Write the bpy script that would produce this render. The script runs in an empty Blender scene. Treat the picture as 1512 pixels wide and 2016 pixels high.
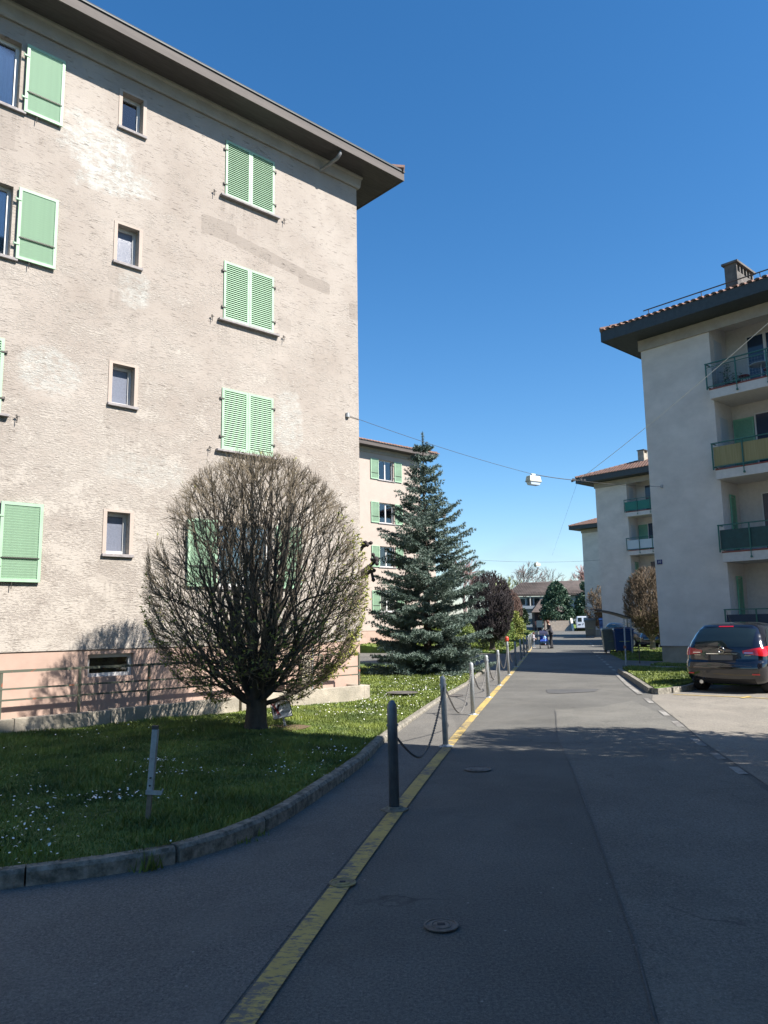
import bpy, math, random
import numpy as np
from mathutils import Vector, Matrix
random.seed(7); rng = np.random.default_rng(7)
S = bpy.context.scene
COL = S.collection
R = math.radians
# ------------------------------------------------------------------ camera
PITCH, ROLL, FOC, EYE = R(8.37), R(0.9), 1510., 1.6
fw = Vector((0, math.cos(PITCH), math.sin(PITCH))); up0 = Vector((0, -math.sin(PITCH), math.cos(PITCH))); rt0 = Vector((1, 0, 0))
rt = rt0*math.cos(ROLL) - up0*math.sin(ROLL); up = rt0*math.sin(ROLL) + up0*math.cos(ROLL)
cd = bpy.data.cameras.new('camera'); cam = bpy.data.objects.new('camera', cd); COL.objects.link(cam)
cam.matrix_world = Matrix(((rt.x, up.x, -fw.x, 0), (rt.y, up.y, -fw.y, 0), (rt.z, up.z, -fw.z, EYE), (0, 0, 0, 1)))
cd.sensor_fit = 'VERTICAL'; cd.sensor_height = 36; cd.lens = FOC/2016*36; cd.clip_end = 3000; cd.clip_start = 0.05
S.camera = cam
# ------------------------------------------------------------------ sky and sun
SUN_EL = R(45.5); LX, LY = -0.895, 0.446            # horizontal travel direction of the light
w = bpy.data.worlds.new('World'); S.world = w; w.use_nodes = True
nt = w.node_tree; bg = nt.nodes['Background']
sky = nt.nodes.new('ShaderNodeTexSky'); sky.sky_type = 'NISHITA'; sky.sun_disc = False
sky.sun_elevation = SUN_EL; sky.sun_rotation = math.atan2(-LX, -LY)
sky.air_density = 1.1; sky.dust_density = 0.25; sky.ozone_density = 3.5; sky.altitude = 400
hsv = nt.nodes.new('ShaderNodeHueSaturation'); hsv.inputs['Saturation'].default_value = 1.28
nt.links.new(sky.outputs[0], hsv.inputs['Color']); 
_tc = nt.nodes.new('ShaderNodeTexCoord'); _sx = nt.nodes.new('ShaderNodeSeparateXYZ'); nt.links.new(_tc.outputs['Generated'], _sx.inputs[0])
_el = nt.nodes.new('ShaderNodeMapRange'); _el.inputs[1].default_value = .16; _el.inputs[2].default_value = .0; _el.inputs[3].default_value = 0; _el.inputs[4].default_value = .55; nt.links.new(_sx.outputs[2], _el.inputs[0])
_mp = nt.nodes.new('ShaderNodeMapping'); _mp.inputs['Scale'].default_value = (5, 5, 16); nt.links.new(_tc.outputs['Generated'], _mp.inputs[0])
_nz = nt.nodes.new('ShaderNodeTexNoise'); _nz.inputs['Scale'].default_value = 2.2; _nz.inputs['Detail'].default_value = 7; nt.links.new(_mp.outputs[0], _nz.inputs[0])
_nr = nt.nodes.new('ShaderNodeMapRange'); _nr.inputs[1].default_value = .42; _nr.inputs[2].default_value = .68; _nr.inputs[3].default_value = .35; _nr.inputs[4].default_value = 1; nt.links.new(_nz.outputs[0], _nr.inputs[0])
_mm = nt.nodes.new('ShaderNodeMath'); _mm.operation = 'MULTIPLY'; nt.links.new(_el.outputs[0], _mm.inputs[0]); nt.links.new(_nr.outputs[0], _mm.inputs[1])
_mx = nt.nodes.new('ShaderNodeMix'); _mx.data_type = 'RGBA'; _mx.inputs[7].default_value = (2.35, 2.85, 4.6, 1); nt.links.new(_mm.outputs[0], _mx.inputs[0]); nt.links.new(hsv.outputs[0], _mx.inputs[6]); nt.links.new(_mx.outputs[2], bg.inputs[0]); bg.inputs[1].default_value = 0.08
sl = bpy.data.lights.new('sun', 'SUN'); so = bpy.data.objects.new('sun', sl); COL.objects.link(so)
sl.energy = 5.0; sl.angle = R(0.53); sl.color = (1.0, 0.94, 0.86)
ld = Vector((LX*math.cos(SUN_EL), LY*math.cos(SUN_EL), -math.sin(SUN_EL)))
so.rotation_euler = ld.to_track_quat('-Z', 'Y').to_euler(); so.location = (30, -15, 40)
S.view_settings.view_transform = 'Standard'; S.view_settings.look = 'None'; S.view_settings.exposure = 1.2; S.view_settings.gamma = 1
S.view_settings.use_curve_mapping = False

# ------------------------------------------------------------------ helpers
def gp(px, py, z=0.0):
    """ground survey: pixel of the 1512x2016 photograph -> point at height z"""
    d = rt*((px-756)/FOC) - up*((py-1008)/FOC) + fw
    t = (z-EYE)/d.z
    return (d.x*t, d.y*t)
def lin(c):
    return tuple(((x/255)/12.92 if x/255 <= .04045 else (((x/255)+.055)/1.055)**2.4) for x in c)
class MB:
    def __init__(s): s.v = []; s.f = []; s.n = 0
    def add(s, vs, fs):
        b = s.n; s.v.extend([tuple(p) for p in vs]); s.n += len(vs); s.f.extend([tuple(i+b for i in f) for f in fs]); return s
    def box(s, x0, x1, y0, y1, z0, z1):
        return s.add([(x0,y0,z0),(x1,y0,z0),(x1,y1,z0),(x0,y1,z0),(x0,y0,z1),(x1,y0,z1),(x1,y1,z1),(x0,y1,z1)],
                     [(0,3,2,1),(4,5,6,7),(0,1,5,4),(1,2,6,5),(2,3,7,6),(3,0,4,7)])
    def prism(s, pts, z0, z1):
        a = sum(pts[i][0]*pts[(i+1) % len(pts)][1]-pts[(i+1) % len(pts)][0]*pts[i][1] for i in range(len(pts)))
        if a < 0: pts = pts[::-1]
        n = len(pts); f0 = z0 if callable(z0) else (lambda x, y: z0); f1 = z1 if callable(z1) else (lambda x, y: z1)
        return s.add([(x, y, f0(x, y)) for x, y in pts]+[(x, y, f1(x, y)) for x, y in pts],
                     [tuple(range(n))[::-1], tuple(range(n, 2*n))]+[(i, (i+1) % n, n+(i+1) % n, n+i) for i in range(n)])
    def tube(s, pts, r, sides=6, cap=True):
        pts = np.asarray(pts, float); n = len(pts)
        r = np.full(n, r) if np.isscalar(r) else np.asarray(r, float)
        t = np.gradient(pts, axis=0); t /= np.linalg.norm(t, axis=1)[:, None]+1e-9
        m = t.mean(0); ref = np.array([0, 0, 1.]) if abs(m[2]) < .8*np.linalg.norm(m)+1e-9 else np.array([1., 0.1, 0])
        a = np.cross(t, ref); a /= np.linalg.norm(a, axis=1)[:, None]+1e-9; b = np.cross(t, a)
        th = np.arange(sides)*2*math.pi/sides
        ring = pts[:, None]+r[:, None, None]*(np.cos(th)[None, :, None]*a[:, None]+np.sin(th)[None, :, None]*b[:, None])
        fs = [(i*sides+j, i*sides+(j+1) % sides, (i+1)*sides+(j+1) % sides, (i+1)*sides+j) for i in range(n-1) for j in range(sides)]
        if cap: fs += [tuple(range(sides)), tuple(range((n-1)*sides, n*sides))[::-1]]
        return s.add(ring.reshape(-1, 3).tolist(), fs)
    def lathe(s, prof, x=0, y=0, sides=16):
        vs = [(x+r*math.cos(2*math.pi*k/sides), y+r*math.sin(2*math.pi*k/sides), z) for r, z in prof for k in range(sides)]
        fs = [(i*sides+k, i*sides+(k+1) % sides, (i+1)*sides+(k+1) % sides, (i+1)*sides+k) for i in range(len(prof)-1) for k in range(sides)]
        fs += [tuple(range(sides))[::-1], tuple((len(prof)-1)*sides+k for k in range(sides))]
        return s.add(vs, fs)
    def xf(s, M):
        s.v = [tuple(M @ Vector(p)) for p in s.v]; return s
    def mesh(s, name, m, smooth=False):
        me = bpy.data.meshes.new(name); me.from_pydata(s.v, [], s.f)
        if m: me.materials.append(m)
        if smooth: me.polygons.foreach_set('use_smooth', [True]*len(me.polygons))
        me.update(); return me
    def build(s, name, m, parent=None, smooth=False, bevel=0):
        o = bpy.data.objects.new(name, s.mesh(name, m, smooth)); COL.objects.link(o)
        if parent: o.parent = parent
        if bevel:
            b = o.modifiers.new('b', 'BEVEL'); b.width = bevel; b.segments = 2; b.limit_method = 'ANGLE'
        return o
def tris_obj(name, V, m, parent=None, quads=False):
    k = 4 if quads else 3; n = len(V)//k
    me = bpy.data.meshes.new(name); me.vertices.add(len(V)); me.vertices.foreach_set('co', np.asarray(V, np.float32).ravel())
    me.loops.add(len(V)); me.loops.foreach_set('vertex_index', np.arange(len(V), dtype=np.int32))
    me.polygons.add(n); me.polygons.foreach_set('loop_start', np.arange(0, len(V), k, dtype=np.int32)); me.polygons.foreach_set('loop_total', np.full(n, k, np.int32))
    me.materials.append(m); me.update(calc_edges=True)
    o = bpy.data.objects.new(name, me); COL.objects.link(o)
    if parent: o.parent = parent
    return o
def tag(o, label=None, cat=None, group=None, kind=None):
    if label: o['label'] = label
    if cat: o['category'] = cat
    if group: o['group'] = group
    if kind: o['kind'] = kind
    return o
def thing(name, label, cat, loc=(0, 0, 0), rz=0, group=None):
    o = bpy.data.objects.new(name, None); COL.objects.link(o); o.location = loc; o.rotation_euler = (0, 0, rz); o.empty_display_size = .2
    return tag(o, label, cat, group)
def inst(name, me, parent, loc=(0, 0, 0), rot=(0, 0, 0), scale=None):
    o = bpy.data.objects.new(name, me); COL.objects.link(o); o.parent = parent; o.location = loc; o.rotation_euler = rot
    if scale: o.scale = scale
    return o
def copy_tree(o, parent=None, depth=0):
    c = o.copy(); COL.objects.link(c); c.parent = parent
    for ch in list(o.children): copy_tree(ch, c, depth+1)
    return c
# ------------------------------------------------------------------ materials
MC = {}
def mat(name, col, rough=.85, metal=0., noise=0., nscale=8., bump=0., bscale=40., spec=None, c2=None, stretch=None, detail=6, coat=0, emis=None):
    if name in MC: return MC[name]
    m = bpy.data.materials.new(name); m.use_nodes = True; n = m.node_tree.nodes; l = m.node_tree.links; b = n['Principled BSDF']
    b.inputs['Base Color'].default_value = (*col, 1); b.inputs['Roughness'].default_value = rough; b.inputs['Metallic'].default_value = metal
    if spec is not None: b.inputs['Specular IOR Level'].default_value = spec
    if coat: b.inputs['Coat Weight'].default_value = coat; b.inputs['Coat Roughness'].default_value = .04
    tc = n.new('ShaderNodeTexCoord'); mp = n.new('ShaderNodeMapping'); l.new(tc.outputs['Object'], mp.inputs[0])
    if stretch: mp.inputs['Scale'].default_value = stretch
    if noise or c2:
        t = n.new('ShaderNodeTexNoise'); t.inputs['Scale'].default_value = nscale; t.inputs['Detail'].default_value = detail; t.inputs['Roughness'].default_value = .65; l.new(mp.outputs[0], t.inputs[0])
        r = n.new('ShaderNodeValToRGB'); l.new(t.outputs[0], r.inputs[0]); r.color_ramp.elements[0].position = .36; r.color_ramp.elements[1].position = .66
        a = c2 if c2 else tuple(x*(1-noise) for x in col); d = col if c2 else tuple(min(1, x*(1+noise)) for x in col)
        r.color_ramp.elements[0].color = (*a, 1); r.color_ramp.elements[1].color = (*d, 1); l.new(r.outputs[0], b.inputs['Base Color'])
    if bump:
        t = n.new('ShaderNodeTexNoise'); t.inputs['Scale'].default_value = bscale; t.inputs['Detail'].default_value = 8; t.inputs['Roughness'].default_value = .7; l.new(mp.outputs[0], t.inputs[0])
        bm = n.new('ShaderNodeBump'); bm.inputs['Strength'].default_value = min(1, bump); bm.inputs['Distance'].default_value = .02; l.new(t.outputs[0], bm.inputs['Height']); l.new(bm.outputs[0], b.inputs['Normal'])
    MC[name] = m; return m
def ramp(n, l, src, stops):
    r = n.new('ShaderNodeValToRGB'); l.new(src, r.inputs[0]); e = r.color_ramp.elements
    while len(e) < len(stops): e.new(.5)
    for i, (p, c) in enumerate(stops): e[i].position = p; e[i].color = (*c, 1) if len(c) == 3 else c
    return r.outputs[0]
def noise(n, l, vec, scale, detail=6, rough=.6, dist=0):
    t = n.new('ShaderNodeTexNoise'); t.inputs['Scale'].default_value = scale; t.inputs['Detail'].default_value = detail; t.inputs['Roughness'].default_value = rough; t.inputs['Distortion'].default_value = dist
    l.new(vec, t.inputs[0]); return t.outputs[0]
def mixc(n, l, fac, a, b, mode='MIX'):
    m = n.new('ShaderNodeMix'); m.data_type = 'RGBA'; m.blend_type = mode
    for sock, v in ((m.inputs[0], fac), (m.inputs[6], a), (m.inputs[7], b)):
        if hasattr(v, 'is_linked') or hasattr(v, 'links'): l.new(v, sock)
        elif isinstance(v, (int, float)): sock.default_value = v
        else: sock.default_value = (*v, 1)
    return m.outputs[2]
def mth(n, l, op, a, b=None, c=None):
    m = n.new('ShaderNodeMath'); m.operation = op
    for i, v in enumerate((a, b, c)):
        if v is None: continue
        if isinstance(v, (int, float)): m.inputs[i].default_value = v
        else: l.new(v, m.inputs[i])
    return m.outputs[0]
def stucco_old():
    """dragged render in cream, worn and patched (patches sit at fixed places on the wall)"""
    m = bpy.data.materials.new('old_stucco'); m.use_nodes = True; n = m.node_tree.nodes; l = m.node_tree.links; b = n['Principled BSDF']; b.inputs['Roughness'].default_value = .92; b.inputs['Specular IOR Level'].default_value = .2
    tc = n.new('ShaderNodeTexCoord'); O = tc.outputs['Object']
    def mp(s, loc=(0, 0, 0)):
        q = n.new('ShaderNodeMapping'); q.inputs['Scale'].default_value = s; q.inputs['Location'].default_value = loc; l.new(O, q.inputs[0]); return q.outputs[0]
    big = noise(n, l, mp((1, 1, 1)), .55, 7, .6)
    c = ramp(n, l, big, [(.35, (.30, .262, .23)), (.5, (.34, .302, .268)), (.64, (.38, .342, .305))])
    fine = noise(n, l, mp((1, 1, 2.6)), 15, 8, .75)
    # flaking pale crust, denser on the lower floors
    sx = n.new('ShaderNodeSeparateXYZ'); l.new(O, sx.inputs[0])
    low = n.new('ShaderNodeMapRange'); low.inputs[1].default_value = 11; low.inputs[2].default_value = 2; low.inputs[3].default_value = -.06; low.inputs[4].default_value = .075; l.new(sx.outputs[2], low.inputs[0])
    med = noise(n, l, mp((1, 1, 1.6)), 1.6, 8, .7)
    f = mth(n, l, 'ADD', mth(n, l, 'ADD', mth(n, l, 'MULTIPLY', fine, .55), mth(n, l, 'MULTIPLY', med, .45)), low.outputs[0])
    crust = ramp(n, l, f, [(.5, (0, 0, 0)), (.58, (1, 1, 1))])
    c = mixc(n, l, mth(n, l, 'MULTIPLY', crust, .62), c, (.445, .41, .365))
    # white bloom patches
    def blob(cx, cz, rx, rz, soft=.35, jag=1.1, ns=2.2, tilt=0, pw=2.5):
        q = n.new('ShaderNodeMapping'); q.inputs['Location'].default_value = (-cx, 0, -cz); l.new(O, q.inputs[0])
        s2 = n.new('ShaderNodeSeparateXYZ'); l.new(q.outputs[0], s2.inputs[0])
        zz = mth(n, l, 'ADD', s2.outputs[2], mth(n, l, 'MULTIPLY', s2.outputs[0], tilt))
        a = mth(n, l, 'POWER', mth(n, l, 'ABSOLUTE', mth(n, l, 'DIVIDE', s2.outputs[0], rx)), pw); d = mth(n, l, 'POWER', mth(n, l, 'ABSOLUTE', mth(n, l, 'DIVIDE', zz, rz)), pw)
        nz = noise(n, l, mp((1, 1, 1.5)), ns, 9, .7)
        v = mth(n, l, 'ADD', mth(n, l, 'ADD', a, d), mth(n, l, 'MULTIPLY', mth(n, l, 'SUBTRACT', nz, .5), jag*4))
        r = n.new('ShaderNodeMapRange'); r.inputs[1].default_value = 1+soft; r.inputs[2].default_value = 1-soft; l.new(v, r.inputs[0]); return r.outputs[0]
    flaky = ramp(n, l, noise(n, l, mp((1, 1, 1.8)), 6, 9, .75), [(.42, (0, 0, 0)), (.56, (1, 1, 1))])
    for args, st in (((-6.35, 10.55, .62, .5, .5, 1.5, 3), .75), ((-6.0, 9.95, .72, .26, .4, 1.5, 3, -.2), .7), ((-5.55, 7.95, .3, .35), .55), ((-7.05, 6.0, .5, .4), .5), ((-2.0, 6.0, .35, .7, .3, .6), .45), ((-5.2, 4.5, .8, .3), .3)):
        c = mixc(n, l, mth(n, l, 'MULTIPLY', mth(n, l, 'MULTIPLY', blob(*args), flaky), st), c, (.455, .475, .45))
    # grey repair strips in smoother mortar
    for args, st in (((-3.78, 9.8, .42, .21, .03, .3, 3), .85), ((-2.6, 9.6, 1.1, .13, .03, .3, 3, .12), .85), ((-1.3, 9.36, .45, .15, .03, .2, 3, .05), .85), ((-.12, 9.0, .15, .2, .03, .08, 3), .75),
                     ((-2.12, 8.15, .17, .16, .05, .1, 3), .4), ((-8.2, 10.2, .4, .4, .05, .1, 3), .5), ((-5.72, 5.35, .35, .17, .05, .1, 3), .3), ((-5.72, 2.6, .36, .2, .05, .1, 3), .3), ((-5.72, 8.1, .36, .17, .05, .1, 3), .35)):
        c = mixc(n, l, mth(n, l, 'MULTIPLY', blob(*args, pw=9), st), c, (.265, .233, .205))
    # grime runs under the sills
    run = ramp(n, l, noise(n, l, mp((9, 9, .5)), 2.0, 4, .6), [(.45, (0, 0, 0)), (.62, (1, 1, 1))])
    for zc_ in (10.25, 7.5, 4.8, 2.1):
        for xc_, rx_ in ((-3.04, .75), (-5.72, .32), (-8.4, .8)):
            q = n.new('ShaderNodeMapping'); q.inputs['Location'].default_value = (-xc_, 0, -zc_); l.new(O, q.inputs[0]); s3 = n.new('ShaderNodeSeparateXYZ'); l.new(q.outputs[0], s3.inputs[0])
            a = mth(n, l, 'LESS_THAN', mth(n, l, 'ABSOLUTE', s3.outputs[0]), rx_); g = n.new('ShaderNodeMapRange'); g.inputs[1].default_value = -.4; g.inputs[2].default_value = .3; l.new(s3.outputs[2], g.inputs[0]); t2 = mth(n, l, 'LESS_THAN', s3.outputs[2], .31)
            c = mixc(n, l, mth(n, l, 'MULTIPLY', mth(n, l, 'MULTIPLY', mth(n, l, 'MULTIPLY', a, g.outputs[0]), t2), mth(n, l, 'MULTIPLY', run, .4)), c, (.21, .185, .165))
    # dragged furrows
    st = noise(n, l, mp((2.6, 2.6, 30)), 1.9, 6, .6, .35)
    fur = ramp(n, l, st, [(.355, (1, 1, 1)), (.40, (0, 0, 0))])
    brk = ramp(n, l, noise(n, l, mp((1, 1, 1)), 3.2, 5, .6), [(.42, (0, 0, 0)), (.58, (1, 1, 1))])
    fr = mth(n, l, 'MULTIPLY', fur, brk)
    c = mixc(n, l, mth(n, l, 'MULTIPLY', fr, .7), c, (.15, .125, .107))
    pits = ramp(n, l, noise(n, l, mp((1, 1, 1.6)), 21, 4, .6), [(.30, (1, 1, 1)), (.35, (0, 0, 0))])
    c = mixc(n, l, mth(n, l, 'MULTIPLY', mth(n, l, 'MULTIPLY', pits, .55), brk), c, (.17, .14, .12))
    l.new(c, b.inputs['Base Color'])
    h = mth(n, l, 'SUBTRACT', mth(n, l, 'ADD', mth(n, l, 'MULTIPLY', fine, .6), mth(n, l, 'MULTIPLY', crust, .35)), mth(n, l, 'MULTIPLY', fr, .9))
    bm = n.new('ShaderNodeBump'); bm.inputs['Strength'].default_value = .7; bm.inputs['Distance'].default_value = .018; l.new(h, bm.inputs['Height']); l.new(bm.outputs[0], b.inputs['Normal'])
    return m
def asphalt(name, base, var=.2, warm=(1, 1, 1), cracks=True):
    m = bpy.data.materials.new(name); m.use_nodes = True; n = m.node_tree.nodes; l = m.node_tree.links; b = n['Principled BSDF']; b.inputs['Roughness'].default_value = .88; b.inputs['Specular IOR Level'].default_value = .3
    tc = n.new('ShaderNodeTexCoord'); O = tc.outputs['Object']
    bc = tuple(base*x for x in warm)
    big = noise(n, l, O, .5, 6, .6)
    c = ramp(n, l, big, [(.33, tuple(x*(1-var) for x in bc)), (.67, tuple(x*(1+var) for x in bc))])
    gr = mth(n, l, 'ADD', mth(n, l, 'MULTIPLY', noise(n, l, O, 55, 3, .75), .5), mth(n, l, 'MULTIPLY', noise(n, l, O, 150, 3, .7), .5))
    c = mixc(n, l, 1.0, c, ramp(n, l, gr, [(.34, (.38, .38, .38)), (.5, (.95, .95, .95)), (.66, (1.75, 1.7, 1.62))]), 'MULTIPLY')
    v = n.new('ShaderNodeTexVoronoi'); v.inputs['Scale'].default_value = 42; l.new(O, v.inputs[0])
    c = mixc(n, l, ramp(n, l, v.outputs['Distance'], [(.0, (.7, .7, .7)), (.2, (0, 0, 0))]), c, tuple(min(1, x*2.1) for x in bc))
    v2 = n.new('ShaderNodeTexVoronoi'); v2.inputs['Scale'].default_value = 5.5; l.new(O, v2.inputs[0])
    c = mixc(n, l, ramp(n, l, v2.outputs['Distance'], [(.0, (.9, .9, .9)), (.055, (0, 0, 0))]), c, (.4, .39, .36))
    dust = ramp(n, l, noise(n, l, O, .9, 8, .72, .8), [(.5, (0, 0, 0)), (.72, (1, 1, 1))]); c = mixc(n, l, mth(n, l, 'MULTIPLY', dust, .4), c, tuple(x*1.55*y for x, y in zip(bc, (1.03, 1, .95))))
    stain = ramp(n, l, noise(n, l, O, 1.7, 5, .7, .6), [(.56, (0, 0, 0)), (.7, (1, 1, 1))]); c = mixc(n, l, mth(n, l, 'MULTIPLY', stain, .35), c, tuple(x*.62 for x in bc))
    if cracks:
        wv = n.new('ShaderNodeTexVoronoi'); wv.feature = 'DISTANCE_TO_EDGE'; wv.inputs['Scale'].default_value = .34
        wo = n.new('ShaderNodeVectorMath'); wo.operation = 'ADD'; nz = n.new('ShaderNodeTexNoise'); nz.inputs['Scale'].default_value = 1.6; nz.inputs['Detail'].default_value = 6; l.new(O, nz.inputs[0]); l.new(O, wo.inputs[0]); l.new(nz.outputs['Color'], wo.inputs[1]); l.new(wo.outputs[0], wv.inputs[0])
        ck = ramp(n, l, wv.outputs['Distance'], [(.0, (1, 1, 1)), (.006, (0, 0, 0))]); gate = ramp(n, l, noise(n, l, O, .8, 3), [(.5, (0, 0, 0)), (.6, (1, 1, 1))])
        c = mixc(n, l, mth(n, l, 'MULTIPLY', mth(n, l, 'MULTIPLY', ck, gate), .7), c, tuple(x*.35 for x in bc))
    l.new(c, b.inputs['Base Color'])
    bm = n.new('ShaderNodeBump'); bm.inputs['Strength'].default_value = .55; bm.inputs['Distance'].default_value = .006; l.new(gr, bm.inputs['Height']); l.new(bm.outputs[0], b.inputs['Normal'])
    return m
def paint_line(name, col, under, keep=.5):
    m = bpy.data.materials.new(name); m.use_nodes = True; n = m.node_tree.nodes; l = m.node_tree.links; b = n['Principled BSDF']; b.inputs['Roughness'].default_value = .75
    O = n.new('ShaderNodeTexCoord').outputs['Object']
    q = n.new('ShaderNodeMapping'); q.inputs['Scale'].default_value = (1, 2.4, 1); l.new(O, q.inputs[0])
    a = mth(n, l, 'ADD', mth(n, l, 'MULTIPLY', noise(n, l, q.outputs[0], 16, 8, .8), .6), mth(n, l, 'MULTIPLY', noise(n, l, O, 2, 4, .6), .4))
    worn = ramp(n, l, a, [(keep-.12, (1, 1, 1)), (keep-.07, (0, 0, 0))])
    c = mixc(n, l, ramp(n, l, noise(n, l, O, 5, 6, .7), [(.3, (0, 0, 0)), (.7, (1, 1, 1))]), tuple(x*.78 for x in col), col)
    l.new(mixc(n, l, worn, c, under), b.inputs['Base Color'])
    return m
def tinted_glass(name, col=(.8, .87, .9), alpha=.45, rough=.03):
    m = bpy.data.materials.new(name); m.use_nodes = True; n = m.node_tree.nodes; l = m.node_tree.links; n.remove(n['Principled BSDF']); o = n['Material Output']
    g = n.new('ShaderNodeBsdfGlossy'); g.inputs['Roughness'].default_value = rough; t = n.new('ShaderNodeBsdfTransparent'); t.inputs[0].default_value = (*col, 1)
    fz = n.new('ShaderNodeFresnel'); fz.inputs[0].default_value = 1.6
    x = n.new('ShaderNodeMixShader'); f2 = mth(n, l, 'ADD', mth(n, l, 'MULTIPLY', fz.outputs[0], .9), alpha*.25)
    l.new(f2, x.inputs[0]); l.new(t.outputs[0], x.inputs[1]); l.new(g.outputs[0], x.inputs[2]); l.new(x.outputs[0], o.inputs[0]); return m
def leafm(name, c1, c2, rough=.6, scale=3, trans=.0):
    m = mat(name, c2, rough, c2=c1, nscale=scale, detail=4)
    return m
M_st = stucco_old()
M_plinth = mat('pink_plinth_plaster', (.40, .285, .23), .9, noise=.08, nscale=2.5, bump=.15, bscale=60)
M_smooth = mat('cream_plaster', (.40, .335, .29), .9, noise=.05, nscale=1.2, bump=.25, bscale=50)
M_rw = mat('greyish_plaster', (.60, .55, .51), .9, noise=.1, nscale=.8, bump=.3, bscale=35, stretch=(1, 1, 1.6))
M_rp = mat('sand_plinth', (.30, .265, .21), .9, noise=.15, nscale=2, bump=.3)
M_mould = mat('cornice_plaster', (.31, .285, .255), .9, noise=.1, nscale=3, bump=.3)
M_white = mat('white_window_paint', (.6, .6, .59), .45)
M_sill = mat('grey_stone_sill', (.27, .25, .25), .85, noise=.2, nscale=12, bump=.4)
M_shut = mat('mint_green_paint', (.30, .455, .315), .6, noise=.1, nscale=3)
M_shutd = mat('green_shutter_paint', (.17, .40, .27), .55, noise=.1)
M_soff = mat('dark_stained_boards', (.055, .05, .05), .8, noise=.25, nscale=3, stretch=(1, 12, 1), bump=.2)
M_fasc = mat('brown_grey_fascia', (.085, .072, .066), .75, noise=.18, nscale=2.5, stretch=(.6, .6, 4))
M_fascd = mat('dark_painted_fascia', (.035, .045, .05), .6, noise=.2)
M_zinc = mat('weathered_zinc', (.24, .235, .235), .5, .5, noise=.25, nscale=6)
M_tile = mat('clay_tile', (.23, .12, .085), .85, c2=(.12, .08, .065), nscale=3.2, bump=.3)
M_tileb = mat('brown_clay_tile', (.105, .082, .072), .9, c2=(.065, .053, .048), nscale=1.2)
M_pane = tinted_glass('window_glass')
M_panef = mat('frosted_glass', (.15, .165, .21), .22, noise=.1, nscale=30, bump=.2, bscale=120)
M_dark = mat('dark_interior', (.025, .025, .03), .9)
M_curt = mat('white_curtain', (.55, .62, .72), .9, noise=.2, nscale=3, stretch=(9, 9, .4))
M_iron = mat('iron_fitting', (.07, .065, .06), .6, .4)
M_conc = mat('weathered_concrete', (.42, .37, .30), .95, c2=(.26, .235, .19), nscale=3, bump=.6, bscale=30)
M_kerb = mat('kerb_granite', (.33, .30, .25), .95, c2=(.10, .095, .075), nscale=13, bump=1.0, bscale=38)
M_rail = mat('flaking_railing_paint', (.09, .10, .075), .7, .2, c2=(.30, .09, .045), nscale=7, detail=3)
ramp_el = M_rail.node_tree.nodes
for nd in ramp_el:
    if nd.type == 'VALTORGB': nd.color_ramp.elements[0].position = .36; nd.color_ramp.elements[1].position = .42
M_galv = mat('galvanised_steel', (.33, .35, .36), .6, .35, noise=.2, nscale=14, bump=.1)
M_chain = mat('dull_chain_steel', (.16, .155, .15), .55, .7)
M_bark = mat('dark_bark', (.075, .064, .05), .95, c2=(.035, .03, .025), nscale=9, bump=.9, bscale=22, stretch=(1, 1, .35))
M_twig = mat('grey_brown_twig', (.17, .13, .10), .9, c2=(.09, .072, .06), nscale=2.0)
M_twigb = mat('brown_twig', (.16, .115, .075), .9, c2=(.10, .075, .05), nscale=2.0)
M_twigd = mat('dark_twig', (.05, .04, .042), .9, c2=(.028, .024, .026), nscale=2.0)
M_bud = leafm('spring_leaves', (.16, .19, .03), (.34, .34, .07))
M_spr = leafm('spruce_needles', (.055, .09, .07), (.19, .255, .215), .6, 1.3)
M_sprb = mat('spruce_bark', (.09, .07, .055), .95, bump=.5)
M_grass = leafm('grass_blades', (.06, .095, .016), (.20, .245, .04), .6, 1.3)
M_turf = mat('turf', (.10, .17, .025), .95, c2=(.05, .085, .018), nscale=1.4, bump=.6, bscale=35)
M_daisy = mat('daisy_petals', (.8, .8, .78), .7)
M_soil = mat('dry_soil', (.17, .105, .065), .95, c2=(.085, .055, .035), nscale=12, bump=.8)
M_road = asphalt('old_asphalt', .110, .2, (1, .975, .89)); M_road2 = asphalt('patched_asphalt', .134, .2, (1, .97, .87))
M_lot = asphalt('pale_lot_asphalt', .20, .14, (1, .92, .79)); M_walk = asphalt('pavement_asphalt', .128, .14, (1, .96, .88), False)
M_patch = asphalt('fresh_asphalt_patch', .085, .1, (1, 1, 1), False)
M_yel = paint_line('worn_yellow_paint', (.50, .36, .105), (.13, .12, .105), .57)
M_wht = paint_line('worn_white_paint', (.33, .315, .285), (.15, .14, .125), .60)
M_cast = mat('cast_iron', (.15, .135, .12), .65, .5, noise=.3, nscale=20, bump=.5)

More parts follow.
